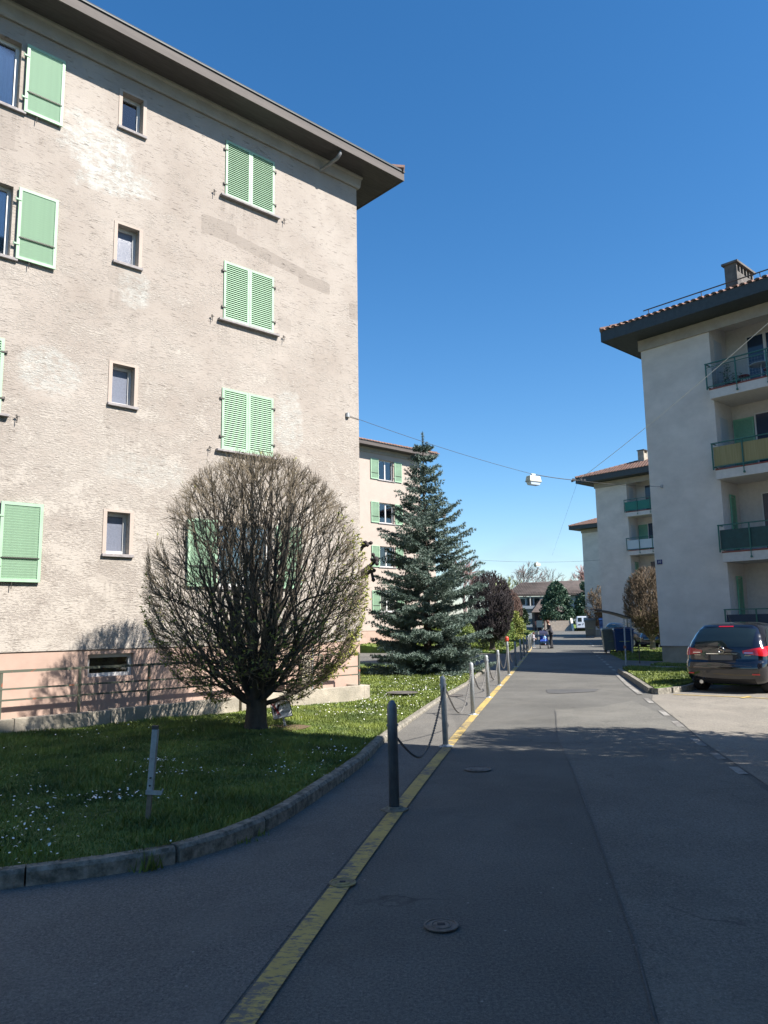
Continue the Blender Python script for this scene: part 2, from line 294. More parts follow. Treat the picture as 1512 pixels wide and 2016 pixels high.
# ------------------------------------------------------------------ ground, roads, lawns
YLP = [(-.62, 3.4), (-.455, 4.2), (-.29, 5.07), (-.11, 6.12), (.11, 7.09), (.30, 8.05), (.5, 9.01), (.80, 10.4), (1.08, 11.87), (2.22, 16.91), (3.77, 24.04), (5.4, 31.5), (7.35, 40.5)]
_c = np.polyfit([p[1] for p in YLP], [p[0] for p in YLP], 4)
YL = [(float(np.polyval(_c, y)), float(y)) for y in np.concatenate([np.arange(1.0, 40.5, .7)])] + [(7.35, 40.5), (10.3, 54.5), (15.6, 79), (28, 136)]
def yl(y):
    for (x0, y0), (x1, y1) in zip(YL, YL[1:]):
        if y <= y1: return x0+(x1-x0)*(y-y0)/(y1-y0)
    return x1
WL = [(2.9, 3.0), (3.55, 7.4), (4.12, 10.5), (4.54, 12.3), (4.85, 13.8), (5.33, 16), (6.11, 19.8), (6.75, 22.6), (7.5, 25.7), (10.8, 40.5), (13.7, 51.4), (20.4, 80), (33.5, 136)]
def sheet(name, pts, z, m, kind='structure', parent=None):
    mb = MB(); a = sum(pts[i][0]*pts[(i+1) % len(pts)][1]-pts[(i+1) % len(pts)][0]*pts[i][1] for i in range(len(pts)))
    if a < 0: pts = pts[::-1]
    mb.add([(x, y, z) for x, y in pts], [tuple(range(len(pts)))])
    o = mb.build(name, m, parent); o['kind'] = kind; return o
sheet('ground', [(-700, -300), (900, -300), (900, 1200), (-700, 1200)], -.03, M_turf)
sheet('road', [(-30, -20), (45, -20), (45, 30), (75, 138), (10, 138), (-30, 60)], 0, M_road)
# right-hand resurfaced half, lot and pavement as thin sheets
sheet('asphalt_patch', [(1.0, 3.0), (.9, 1), (2.7, 1)] + [(x-.02, y) for x, y in WL[:4]] + [(4.75, 13.9), gp(1245, 1380), gp(1180, 1392), gp(1092, 1397), gp(1095, 1402), gp(1098, 1450), gp(1130, 1520), gp(1160, 1600), gp(1190, 1680), gp(1250, 1850)], .004, M_road2)
sheet('small_asphalt_patch', [gp(1075, 1358), gp(1180, 1357), gp(1172, 1362), gp(1100, 1366), gp(1078, 1365)], .008, M_patch)
sheet('parking_lot', [(2.75, 1)] + [(x+.06, y) for x, y in WL[:6]] + [(5.75, 17.0), (8, 18.6), (13.5, 23.8), (22, 16), (22, 1)], .006, M_lot)
pav = [(yl(y)-.09, y) for y in (1.2, 3, 5, 7, 9, 12, 16, 20, 24, 28)]
sheet('pavement', pav + [(3.9, 28.6), (3.5, 27), (2.3, 21.5), (1.3, 17.4), (.8, 15.2), (-.05, 11.3), (-.3, 9.7), (-.6, 8.1), (-.8, 7.3), (-1.4, 5.8), (-2.5, 5.1), (-4.5, 4.4), (-4.5, 1.2)], .003, M_walk)
sheet('asphalt_seam', [gp(*p) for p in ((1093, 1400), (1097, 1450), (1128, 1520), (1157, 1600), (1187, 1680), (1246, 1850), (1286, 2010))]+[gp(*p) for p in ((1291, 2010), (1249.5, 1850), (1189.5, 1680), (1159, 1600), (1129.5, 1520), (1098, 1450), (1094, 1400))], .012, paint_line('cracked_seam', (.075, .073, .07), (.135, .128, .115), .56))
# yellow line
def stripe(name, path, wd, z, m, y0=None, y1=None):
    mb = MB(); P = [Vector((x, y)) for x, y in path]; L = []; Rr = []
    for i, p in enumerate(P):
        d = (P[min(i+1, len(P)-1)]-P[max(i-1, 0)]).normalized(); nn = Vector((-d.y, d.x))*wd/2; L.append(p+nn); Rr.append(p-nn)
    vs = [(*p, z) for p in L]+[(*p, z) for p in Rr]; k = len(P)
    mb.add(vs, [(k+i, k+i+1, i+1, i) for i in range(k-1)]); o = mb.build(name, m); o['kind'] = 'structure'; return o
stripe('yellow_line', [(yl(y), y) for y in np.concatenate([np.arange(1.2, 12, .4), np.arange(12, 57, 1.5)])], .125, .011, M_yel)
def wlx(y):
    for (x0, y0), (x1, y1) in zip(WL, WL[1:]):
        if y <= y1: return x0+(x1-x0)*(y-y0)/(y1-y0)
stripe('white_line', [(wlx(y)-.03, y) for y in (17.2, 18.5, 19.8, 21.2, 22.6, 24)], .11, .012, M_wht)
for a, b in ((8.3, 8.7), (9.2, 9.6), (10.15, 10.8), (11.95, 12.6), (13.35, 14.1), (15.4, 16.4), (25.5, 26.2), (27.2, 27.9), (29, 29.7), (30.8, 31.5), (32.6, 33.2), (34.5, 35.1), (36.5, 37.3), (50.8, 54), (56.5, 59)):
    stripe("white_dash", [(wlx(a)-.02, a), (wlx(b)-.02, b)], .10 if a < 20 else .11, .008, M_wht)
for k in range(5):
    x = 13.3+k*1.55; stripe('crossing_dash', [(x, 68.5-.3*k), (x+.85, 68.4-.3*k)], .3, .012, M_wht)
stripe('parking_line', [(6.2, 17.02), (6.9, 16.55), (7.6, 15.95), (9.5, 14.3)], .09, .014, M_yel)
stripe('parking_line', [(7.22, 16.0), (7.55, 16.35)], .09, .018, M_yel)

def lawn(name, pts, zf, label=None, m=M_turf):
    """raised turf slab with its own skirt"""
    mb = MB(); mb.prism(pts, -.02, zf); o = mb.build(name, m); o['kind'] = 'structure'; return o
KL = [(-6.9, 4.5), (-4.2, 4.72), (-2.9, 4.98), (-2.18, 5.28), (-1.66, 5.5), (-1.37, 5.78), (-1.1, 6.28), (-.93, 6.8), (-.78, 7.38), (-.6, 8.17), (-.42, 9.0), (-.32, 9.6), (-.22, 10.4), (-.09, 11.2), (.28, 13.0), (.72, 15.1), (1.22, 17.3), (2.1, 20.9), (3.6, 28.3)]
LAWN = KL + [(3.3, 28.9), (-.7, 33), (-9, 42), (-34, 20), (-34, 4)]
def zl(x, y):
    a = .075+.025*math.sin(x*1.3+y*.7)*math.sin(y*.9)
    return a*max(.35, min(1, 1-(y-9)/14)) + max(0, (-x-4.5))*.02
def terrain(name, poly, zf, step, m):
    """triangulated turf following zf, cut to a polygon"""
    import bmesh
    from mathutils.geometry import delaunay_2d_cdt
    xs = [p[0] for p in poly]; ys = [p[1] for p in poly]; pts = [Vector(p) for p in poly]
    # densify border
    bd = []
    for i in range(len(pts)):
        a, b = pts[i], pts[(i+1) % len(pts)]; k = max(1, int((b-a).length/step/1.5)); bd += [a.lerp(b, j/k) for j in range(k)]
    def inside(x, y):
        c = False; j = len(poly)-1
        for i in range(len(poly)):
            if (poly[i][1] > y) != (poly[j][1] > y) and x < (poly[j][0]-poly[i][0])*(y-poly[i][1])/(poly[j][1]-poly[i][1])+poly[i][0]: c = not c
            j = i
        return c
    g = [Vector((x+random.uniform(-.2, .2)*step, y+random.uniform(-.2, .2)*step)) for x in np.arange(min(xs), max(xs), step) for y in np.arange(min(ys), max(ys), step) if inside(x, y)]
    ed = [(i, (i+1) % len(bd)) for i in range(len(bd))]
    vv, ee, ff, _, _, _ = delaunay_2d_cdt(bd+g, ed, [], 1, 1e-5)
    mb = MB(); V3 = [(v.x, v.y, zf(v.x, v.y)) for v in vv]; k = len(V3)
    F = [tuple(f) for f in ff]
    mb.add(V3, F); n0 = len(bd)
    mb.add([(v.x, v.y, zf(v.x, v.y)) for v in bd]+[(v.x, v.y, -.02) for v in bd], [(i, (i+1) % n0, n0+(i+1) % n0, n0+i) for i in range(n0)])
    o = mb.build(name, m, smooth=False); o['kind'] = 'structure'; return o, inside
lawn_o, in_lawn = terrain('lawn', LAWN, zl, .55, M_turf)
# kerb of the front lawn: separate stones
kerb = MB().box(-.01, .01, -.01, .01, -.02, -.01).build('kerb', M_kerb); kerb['kind'] = 'structure'
def kerb_run(path, wd, zt, parent, length=.95, tilt=.006):
    P = [Vector((x, y)) for x, y in path]; cum = [0]
    for a, b in zip(P, P[1:]): cum.append(cum[-1]+(b-a).length)
    def at(s):
        for i in range(len(P)-1):
            if s <= cum[i+1]+1e-6: return P[i].lerp(P[i+1], (s-cum[i])/(cum[i+1]-cum[i]))
        return P[-1]
    s = 0
    while s < cum[-1]-.1:
        e = min(s+length*random.uniform(.85, 1.1), cum[-1]); a, b = at(s+.003), at(e-.003); c = at((s+e)/2); d = (b-a).normalized(); nn = Vector((-d.y, d.x))
        z = (zt(c.x, c.y) if callable(zt) else zt)+random.uniform(-tilt, tilt)
        mb = MB(); ring = []
        for q in (a, c, b):
            for off, zz in ((-wd/2, -.02), (-wd/2, z-.025), (-wd/2+.02, z), (wd/2-.01, z+.002), (wd/2, -.02)):
                p = q+nn*off; ring.append((p.x, p.y, zz))
        fs = [(5*i+j, 5*i+j+1, 5*(i+1)+j+1, 5*(i+1)+j) for i in range(2) for j in range(4)]+[(0, 4, 3, 2, 1), (10, 11, 12, 13, 14)]
        mb.add(ring, fs); mb.build('kerb_stone', M_kerb, parent)
        s = e
def zk(x, y): return .10 if y < 9 else max(.045, .10-(y-9)*.012)
kerb_run([(x+.045, y-.03) for x, y in KL], .11, lambda x, y: zk(x, y)+.012, kerb)
# right-hand island, base strip, far lawns
ISL = [(5.95, 17.45), (7.15, 23.2), (7.45, 24.6), (7.95, 25.2), (9.2, 23.9), (13.3, 19.4), (10.6, 17.8), (8.0, 19.6), (6.75, 18.0)]
isl_o, in_isl = terrain('grass_island', ISL, lambda x, y: .13, .6, M_turf)
kerb2 = MB().box(8, 8.01, 20, 20.01, -.02, -.01).build('island_kerb', M_kerb); kerb2['kind'] = 'structure'
kerb_run([(8.2, 19.75), (6.85, 17.95), (6.5, 17.6), (5.83, 17.2), (6.45, 20.2), (7.05, 23.2), (7.35, 24.7), (7.95, 25.3), (9.3, 23.9)], .14, .125, kerb2, 1.0)
STRIP = [(8.95, 26.6), (10.1, 28.3), (16.5, 21.4), (15.3, 20.2)]
st_o, in_strip = terrain('building_grass_strip', STRIP, lambda x, y: .07, .7, M_turf)
kerb_run([(8.9, 26.75), (8.95, 26.5), (11.5, 23.8), (13, 22.2)], .1, .09, kerb2, 1.0)
BINL = [(10.6, 31.3), (9.8, 32.4), (11.1, 38.6), (12.6, 43.5), (15.3, 44.6), (19, 39), (13, 30.6)]
bl_o, in_binl = terrain('bin_side_lawn', BINL, lambda x, y: .06, 1.2, M_turf)
LAWN2 = [(4.3, 42.2), (6.3, 41.2), (9.3, 54.5), (12.6, 70), (16, 90), (24.5, 128), (5, 140), (-30, 60), (-14, 52)]
def zl2(x, y): return .06+max(0, (yl(y)-1.3-x))*.16*min(1, max(0, (y-40)/20)) if x > -3 else .06+max(0, (yl(y)-1.3+3))*.16*min(1, max(0, (y-40)/20))
l2_o, in_l2 = terrain('far_lawn', LAWN2, zl2, 2.5, M_turf)
FARR = [(13.6, 46.8), (14.6, 51.3), (16, 52.5), (22, 45), (19.6, 42)]
f_o, in_fr = terrain('lawn_beyond_bins', FARR, lambda x, y: .06, 2, M_turf)
BANKR = [(32.6, 137.2), (34.5, 150), (60, 150), (70, 137)]
terrain('stair_bank', BANKR, lambda x, y: .1+(y-137)*.13, 3, M_turf)
sheet('soil_patch', [(-2.0+.75*math.cos(a)*(1+.2*math.sin(3*a)), 12.0+.62*math.sin(a)*(1+.25*math.cos(2*a))) for a in np.linspace(0, 6.28, 18)[:-1]], .066, M_soil)

def grass_patch(name, inside, bbox, n, zf, h=(.03, .075), wdt=.006, m=M_grass, dens=None):
    xs = rng.uniform(bbox[0], bbox[1], n*2); ys = rng.uniform(bbox[2], bbox[3], n*2)
    keep = [i for i in range(len(xs)) if inside(xs[i], ys[i])][:n]
    xs, ys = xs[keep], ys[keep]; k = len(xs); z = np.array([zf(a, b) for a, b in zip(xs, ys)])
    th = rng.uniform(0, 6.28, k); clump = .65+.5*(np.sin(xs*2.1+1)*np.sin(ys*1.7)+np.sin(xs*5.3)*np.sin(ys*4.1)*.5)
    hh = rng.uniform(h[0], h[1], k)*np.clip(clump, .4, 1.4); le = rng.normal(0, .45, (k, 2))*hh[:, None]
    w_ = wdt*rng.uniform(.7, 1.4, k)*(1+np.maximum(0, ys-9)*.05); dx, dy = np.cos(th)*w_, np.sin(th)*w_
    V = np.stack([np.stack([xs-dx, ys-dy, z-.004], 1), np.stack([xs+dx, ys+dy, z-.004], 1), np.stack([xs+le[:, 0], ys+le[:, 1], z+hh], 1)], 1).reshape(-1, 3)
    o = tris_obj(name, V, m); o['kind'] = 'stuff'; return o
C_L = Vector((-.5565, 17.484, 0)); AZ = R(42.72); Uv = Vector((.7347, .6784, 0)); Vv = Vector((-.6784, .7347, 0))
def in_front(x, y):
    if not in_lawn(x, y): return False
    q = Vector((x, y, 0))-C_L; return not (q.dot(Vv) > -.68 and q.dot(Uv) < .02)
tag(grass_patch('grass', lambda x, y: in_front(x, y) and x > -7.4, (-7.6, 3.9, 4.4, 15), 210000, zl), 'short green lawn grass between the kerb and the cream building', 'grass')
tag(grass_patch('grass', in_front, (-4, 4, 14.5, 30), 90000, zl, (.04, .09), .011), 'lawn grass under and around the blue spruce', 'grass')
tag(grass_patch('grass', in_isl, (5.8, 13.4, 17, 25.3), 30000, lambda x, y: .13, (.04, .1), .012), 'grass of the small kerbed island beside the black car', 'grass')
tag(grass_patch('grass', in_strip, (8.9, 16.5, 20, 28.5), 12000, lambda x, y: .07, (.05, .12), .016), 'grass strip along the base of the building numbered 10', 'grass')
tag(grass_patch('grass', in_binl, (9.7, 19, 30.5, 45), 22000, lambda x, y: .06, (.05, .12), .02), 'grass behind the near waste bins', 'grass')
tag(grass_patch('grass', lambda x, y: in_l2(x, y) and x > yl(y)-14, (-3, 24, 41, 128), 60000, zl2, (.06, .15), .05), 'grass bank beyond the side path on the left', 'grass')
def daisies(n, clusters, zf, inside):
    V = []
    for i in range(n):
        if clusters and random.random() < .66:
            cx, cy, sx, sy = random.choice(clusters); x, y = random.gauss(cx, sx), random.gauss(cy, sy)
        else: x, y = random.uniform(-7, 3.2), random.uniform(5, 24)
        if not inside(x, y): continue
        z = zf(x, y)+random.uniform(.035, .06); r = random.uniform(.0065, .0105)*(1+max(0, y-9)*.05); tx, ty = random.gauss(0, .35), random.gauss(0, .35)
        ring = [Vector((x+r*math.cos(a), y+r*math.sin(a), z+r*(tx*math.cos(a)+ty*math.sin(a)))) for a in np.linspace(0, 6.283, 7)[:-1]]
        for j in (1, 2, 3, 4): V += [ring[0], ring[j], ring[j+1]]
    return [tuple(p) for p in V]
cl = [(-2.9, 5.55, .35, .25), (-2.75, 6.0, .3, .25), (-3.1, 6.6, .3, .4), (-2.5, 7.2, .35, .1), (-2.3, 8.3, .25, .15), (-2.6, 9.0, .12, .1), (-.6, 9.6, .25, .2), (-.5, 7.9, .08, .08), (-.9, 8.6, .4, .3),
      (-.6, 14.8, .9, .5), (.0, 15.5, .5, .7), (-.9, 13.8, .5, .3), (.5, 19.2, .5, 1.2), (.9, 21, .5, 1.2), (.1, 17.4, .4, 1), (-5.5, 13.2, .7, .2), (-.3, 16.6, .3, .6), (1.6, 22.3, .4, .9)]
o = tris_obj('daisy_flowers', daisies(1900, cl, zl, in_front), M_daisy); tag(o, 'small white daisies scattered over the left lawn', 'daisies', kind='stuff')
V = []
for (x0, y0, nn, hh) in ((-1.62, 5.42, 60, .13), (-1.03, 6.25, 40, .06), (-1.1, 6.05, 30, .05), (-.9, 6.75, 18, .04), (-.55, 8.2, 26, .05), (-.3, 9.5, 30, .06), (.05, 11.9, 40, .06), (-2.5, 5.0, 26, .05), (-.05, 11.0, 40, .05)):
    for _ in range(nn):
        x, y = x0+random.gauss(0, .045), y0+random.gauss(0, .035); a = random.uniform(0, 6.28); h = hh*random.uniform(.4, 1.2); w_ = random.uniform(.004, .009); e = (random.gauss(0, .3)*h, random.gauss(0, .3)*h)
        V += [(x-w_*math.cos(a), y-w_*math.sin(a), 0.0), (x+w_*math.cos(a), y+w_*math.sin(a), 0.0), (x+e[0], y+e[1], h)]
for i in range(5200):
    k = random.randrange(len(KL)-1); u = random.random(); x = KL[k][0]*(1-u)+KL[k+1][0]*u; y = KL[k][1]*(1-u)+KL[k+1][1]*u; c_ = math.sin(x*7+y*5)*math.sin(y*3.1)
    if random.random() > .45+.5*c_: continue
    x -= random.uniform(-.01, .05); a = random.uniform(0, 6.28); w_ = random.uniform(.003, .006); h = random.uniform(.03, .075); e = (random.uniform(0, .05), -random.uniform(0, .05)); z = zk(x, y)-.005
    V += [(x-w_*math.cos(a), y-w_*math.sin(a), z), (x+w_*math.cos(a), y+w_*math.sin(a), z), (x+e[0], y+e[1], z+h*.6)]
tag(tris_obj('weeds', V, M_grass), 'weeds and grass tufts along the front lawn kerb', 'weeds', kind='stuff')
# ------------------------------------------------------------------ shared building bits
def wall_with_holes(mb, x0, x1, z0, z1, holes, y=0., depth=.16):
    """wall face in the plane y, looking to -y, cut by holes (a,b,c,d)=x0,x1,z0,z1 with reveals"""
    xs = sorted({x0, x1}|{h[0] for h in holes}|{h[1] for h in holes}); zs = sorted({z0, z1}|{h[2] for h in holes}|{h[3] for h in holes})
    for i in range(len(xs)-1):
        for j in range(len(zs)-1):
            cx, cz = (xs[i]+xs[i+1])/2, (zs[j]+zs[j+1])/2
            if any(h[0] < cx < h[1] and h[2] < cz < h[3] for h in holes): continue
            mb.add([(xs[i], y, zs[j]), (xs[i+1], y, zs[j]), (xs[i+1], y, zs[j+1]), (xs[i], y, zs[j+1])], [(0, 1, 2, 3)])
    for a, b, c, d in holes:
        mb.add([(a, y, c), (b, y, c), (b, y, d), (a, y, d), (a, y+depth, c), (b, y+depth, c), (b, y+depth, d), (a, y+depth, d)], [(0, 4, 5, 1), (1, 5, 6, 2), (2, 6, 7, 3), (3, 7, 4, 0)])
def frame_mb(x0, x1, z0, z1, y0, y1, t=.055, mull=False):
    mb = MB().box(x0, x1, y0, y1, z0, z0+t).box(x0, x1, y0, y1, z1-t, z1).box(x0, x0+t, y0, y1, z0+t, z1-t).box(x1-t, x1, y0, y1, z0+t, z1-t)
    if mull: c = (x0+x1)/2; mb.box(c-t*.7, c+t*.7, y0, y1, z0+t, z1-t)
    return mb
def window(b, x0, x1, z0, z1, y=.0, dep=.15, pane=None, mull=True, curtain=True, sill=.06, surround=True):
    f = frame_mb(x0+.002, x1-.002, z0+.002, z1-.002, y+dep-.03, y+dep+.03, .06, mull).build('window', M_white, b)
    MB().box(x0+.05, x1-.05, y+dep-.004, y+dep+.004, z0+.05, z1-.05).build('pane', pane or M_pane, f)
    if pane is None:
        MB().add([(x0, y+dep+.6, z0), (x1, y+dep+.6, z0), (x1, y+dep+.6, z1), (x0, y+dep+.6, z1), (x0, y+dep+.035, z0), (x1, y+dep+.035, z0), (x1, y+dep+.035, z1), (x0, y+dep+.035, z1)], [(0, 1, 2, 3), (0, 1, 5, 4), (2, 3, 7, 6), (0, 3, 7, 4), (1, 2, 6, 5)]).build('room', M_dark, f)
        if curtain:
            mb = MB(); n = 26; vs = []
            for i in range(n+1):
                x = x0+.05+(x1-x0-.1)*i/n; yy = y+dep+.1+.018*math.sin(i*1.9); vs += [(x, yy, z0+.05), (x, yy, z1-.05)]
            mb.add(vs, [(2*i, 2*i+2, 2*i+3, 2*i+1) for i in range(n)]); mb.build('curtain', M_curt, f, True)
    if sill: MB().box(x0-sill, x1+sill, y-.055, y+dep-.03, z0-.055, z0-.001).build('sill', M_sill, f, bevel=.006)
    return f
slat_me = MB().box(-.268, .268, -.0235, .0235, -.0035, .0035).mesh('slat', M_shut)
def leaf_mb(w_, h, t=.036):
    b = .052; mb = MB().box(0, w_, -t/2, t/2, 0, b).box(0, w_, -t/2, t/2, h-b, h).box(0, b, -t/2, t/2, b, h-b).box(w_-b, w_, -t/2, t/2, b, h-b)
    return mb
def shutter(b, x0, z0, w_, h, y, open_=False, single=True, m=M_shut, hinge=None, bar=True):
    f = leaf_mb(w_, h).build('shutter', m, b, bevel=0); f.location = (x0, y, z0)
    n = max(3, int((h-.104)/.0425)); ang = R(-68) if open_ else R(54); q = (h-.104)/n
    if single:
        for k in range(n): inst('slat', slat_me, f, (w_/2, 0, .052+q*(k+.5)), (ang, 0, 0), ((w_-.1)/.536, 1, 1))
    else:
        mb = MB()
        for k in range(n):
            z = .052+q*(k+.5); c, s = math.cos(ang)*.0235, math.sin(ang)*.0235
            mb.add([(.05, -c, z-s), (w_-.05, -c, z-s), (w_-.05, c, z+s), (.05, c, z+s)], [(0, 1, 2, 3)])
        o = mb.build('slats', m, f); o['kind'] = 'stuff'
    if hinge is not None:
        for hz in (h*.2, h*.82):
            mb = MB(); hx = 0 if hinge < 0 else w_; mb.box(hx-.045, hx+.045, -.028, .0, hz-.014, hz+.014).tube([(hx+hinge*.045, -.012, hz-.03), (hx+hinge*.045, -.012, hz+.03)], .009)
            mb.build('hinge', m if open_ else M_iron, f)
    if open_ and bar: # the adjusting rod across the opened leaf
        mb = MB().box(.03, w_-.03, -.03, -.018, h*.30-.006, h*.30+.006)
        for k in range(22): mb.box(.05+k*(w_-.1)/22, .062+k*(w_-.1)/22, -.036, -.03, h*.30-.012, h*.30+.012)
        mb.build('slat_rod', M_iron, f)
    return f
def holdback(b, x, z, y=0):
    MB().tube([(x, y, z), (x, y-.05, z)], .007).tube([(x-.012, y-.05, z+.035), (x+.002, y-.05, z-.01), (x-.004, y-.05, z-.11)], [.009, .008, .006]).tube([(x-.035, y-.05, z+.01), (x+.04, y-.05, z+.005)], .007).build('holdback', M_iron, b)
def hip_roof(b, x0, x1, y0, y1, z, pitch=20, fh=.22, fm=M_fasc, sm=M_soff, tm=M_tile, tiles=(), gutter=True, single_edge=None):
    """eave rectangle; soffit board, fascia and tiled hipped slopes"""
    s = MB().box(x0+.03, x1-.03, y0+.03, y1-.03, z, z+.05).build('soffit', sm, b)
    f = MB().box(x0, x1, y0, y0+.028, z-.01, z+fh).box(x0, x1, y1-.028, y1, z-.01, z+fh).box(x0, x0+.028, y0+.028, y1-.028, z-.01, z+fh).box(x1-.028, x1, y0+.028, y1-.028, z-.01, z+fh).build('fascia', fm, b)
    hz = (y1-y0)/2 if (y1-y0) < (x1-x0) else (x1-x0)/2; tp = math.tan(R(pitch)); zt = z+fh-.02
    if (y1-y0) < (x1-x0): r0, r1 = (x0+hz, y0+hz), (x1-hz, y0+hz)
    else: r0, r1 = (x0+hz, y0+hz), (x0+hz, y1-hz)
    vs = [(x0, y0, zt), (x1, y0, zt), (x1, y1, zt), (x0, y1, zt), (*r0, zt+hz*tp), (*r1, zt+hz*tp)]
    fs = [(0, 1, 5, 4), (1, 2, 5), (2, 3, 4, 5), (3, 0, 4)] if (y1-y0) < (x1-x0) else [(0, 1, 4), (1, 2, 5, 4), (2, 3, 5), (3, 0, 4, 5)]
    rf = MB().add(vs, fs+[(0, 3, 2, 1)]).build('roof', tm, b)
    # barrel tiles on the named slopes
    def tile_mb(mb, o, ax, up_, nrm, wd=.2, ln=.42):
        vs = []
        for k in range(2):
            for a in range(5):
                t = math.pi*a/4; q = o+ax*(-math.cos(t)*wd/2*(1-.12*k))+nrm*(math.sin(t)*.065*(1-.12*k)+.012*(1-k)+.012)+up_*(ln*k); vs.append(tuple(q))
        mb.add(vs, [(a, a+1, a+6, a+5) for a in range(4)]+[(0, 4, 3, 2, 1)])
    for side in tiles:
        if side == 'x0': A, B_, inn = Vector((x0, y1, zt)), Vector((x0, y0, zt)), Vector((1, 0, 0))
        elif side == 'y0': A, B_, inn = Vector((x0, y0, zt)), Vector((x1, y0, zt)), Vector((0, 1, 0))
        elif side == 'y1': A, B_, inn = Vector((x1, y1, zt)), Vector((x0, y1, zt)), Vector((0, -1, 0))
        else: A, B_, inn = Vector((x1, y0, zt)), Vector((x1, y1, zt)), Vector((-1, 0, 0))
        L = (B_-A).length; ax = (B_-A)/L; up_ = (inn+Vector((0, 0, tp))).normalized(); nrm = ax.cross(up_).normalized()
        if nrm.z < 0: nrm = -nrm
        mb = MB(); hd = hz/math.cos(R(pitch)); rows = int(hd/.36)
        for r_ in range(rows):
            q = r_*.36; qh = q*math.cos(R(pitch)); a = qh
            while a < L-qh:
                o = A+ax*(a+.11)+up_*(q-.05)+nrm*.02
                if r_ == 0 and side == single_edge:
                    m1 = MB(); tile_mb(m1, Vector((0, 0, 0)), ax, up_, nrm); 
                    if 'tm' not in MC or MC.get('tk') != (tuple(ax), tm.name): MC['tm'] = m1.mesh('roof_tile', tm); MC['tk'] = (tuple(ax), tm.name)
                    inst('roof_tile', MC['tm'], rf, o+Vector((0, 0, random.uniform(-.008, .008))))
                else: tile_mb(mb, o+nrm*random.uniform(-.006, .006), ax, up_, nrm)
                a += .24
        ob = mb.build('tile_courses', tm, rf, True); ob['kind'] = 'stuff'
        # hip ridge
    mb = MB()
    for cpt, rp in (((x0, y0), r0), ((x0, y1), r0 if (y1-y0) < (x1-x0) else r1), ((x1, y0), r1 if (y1-y0) < (x1-x0) else r0), ((x1, y1), r1)):
        a, c = Vector((*cpt, zt+.06)), Vector((*rp, zt+hz*tp+.06)); k = int((c-a).length/.38)
        for i in range(k):
            p, q = a.lerp(c, i/k), a.lerp(c, (i+1.1)/k); mb.tube([p, q], [.12, .09], 6)
    ob = mb.build('hip_tiles', tm, rf); ob['kind'] = 'stuff'
    return rf
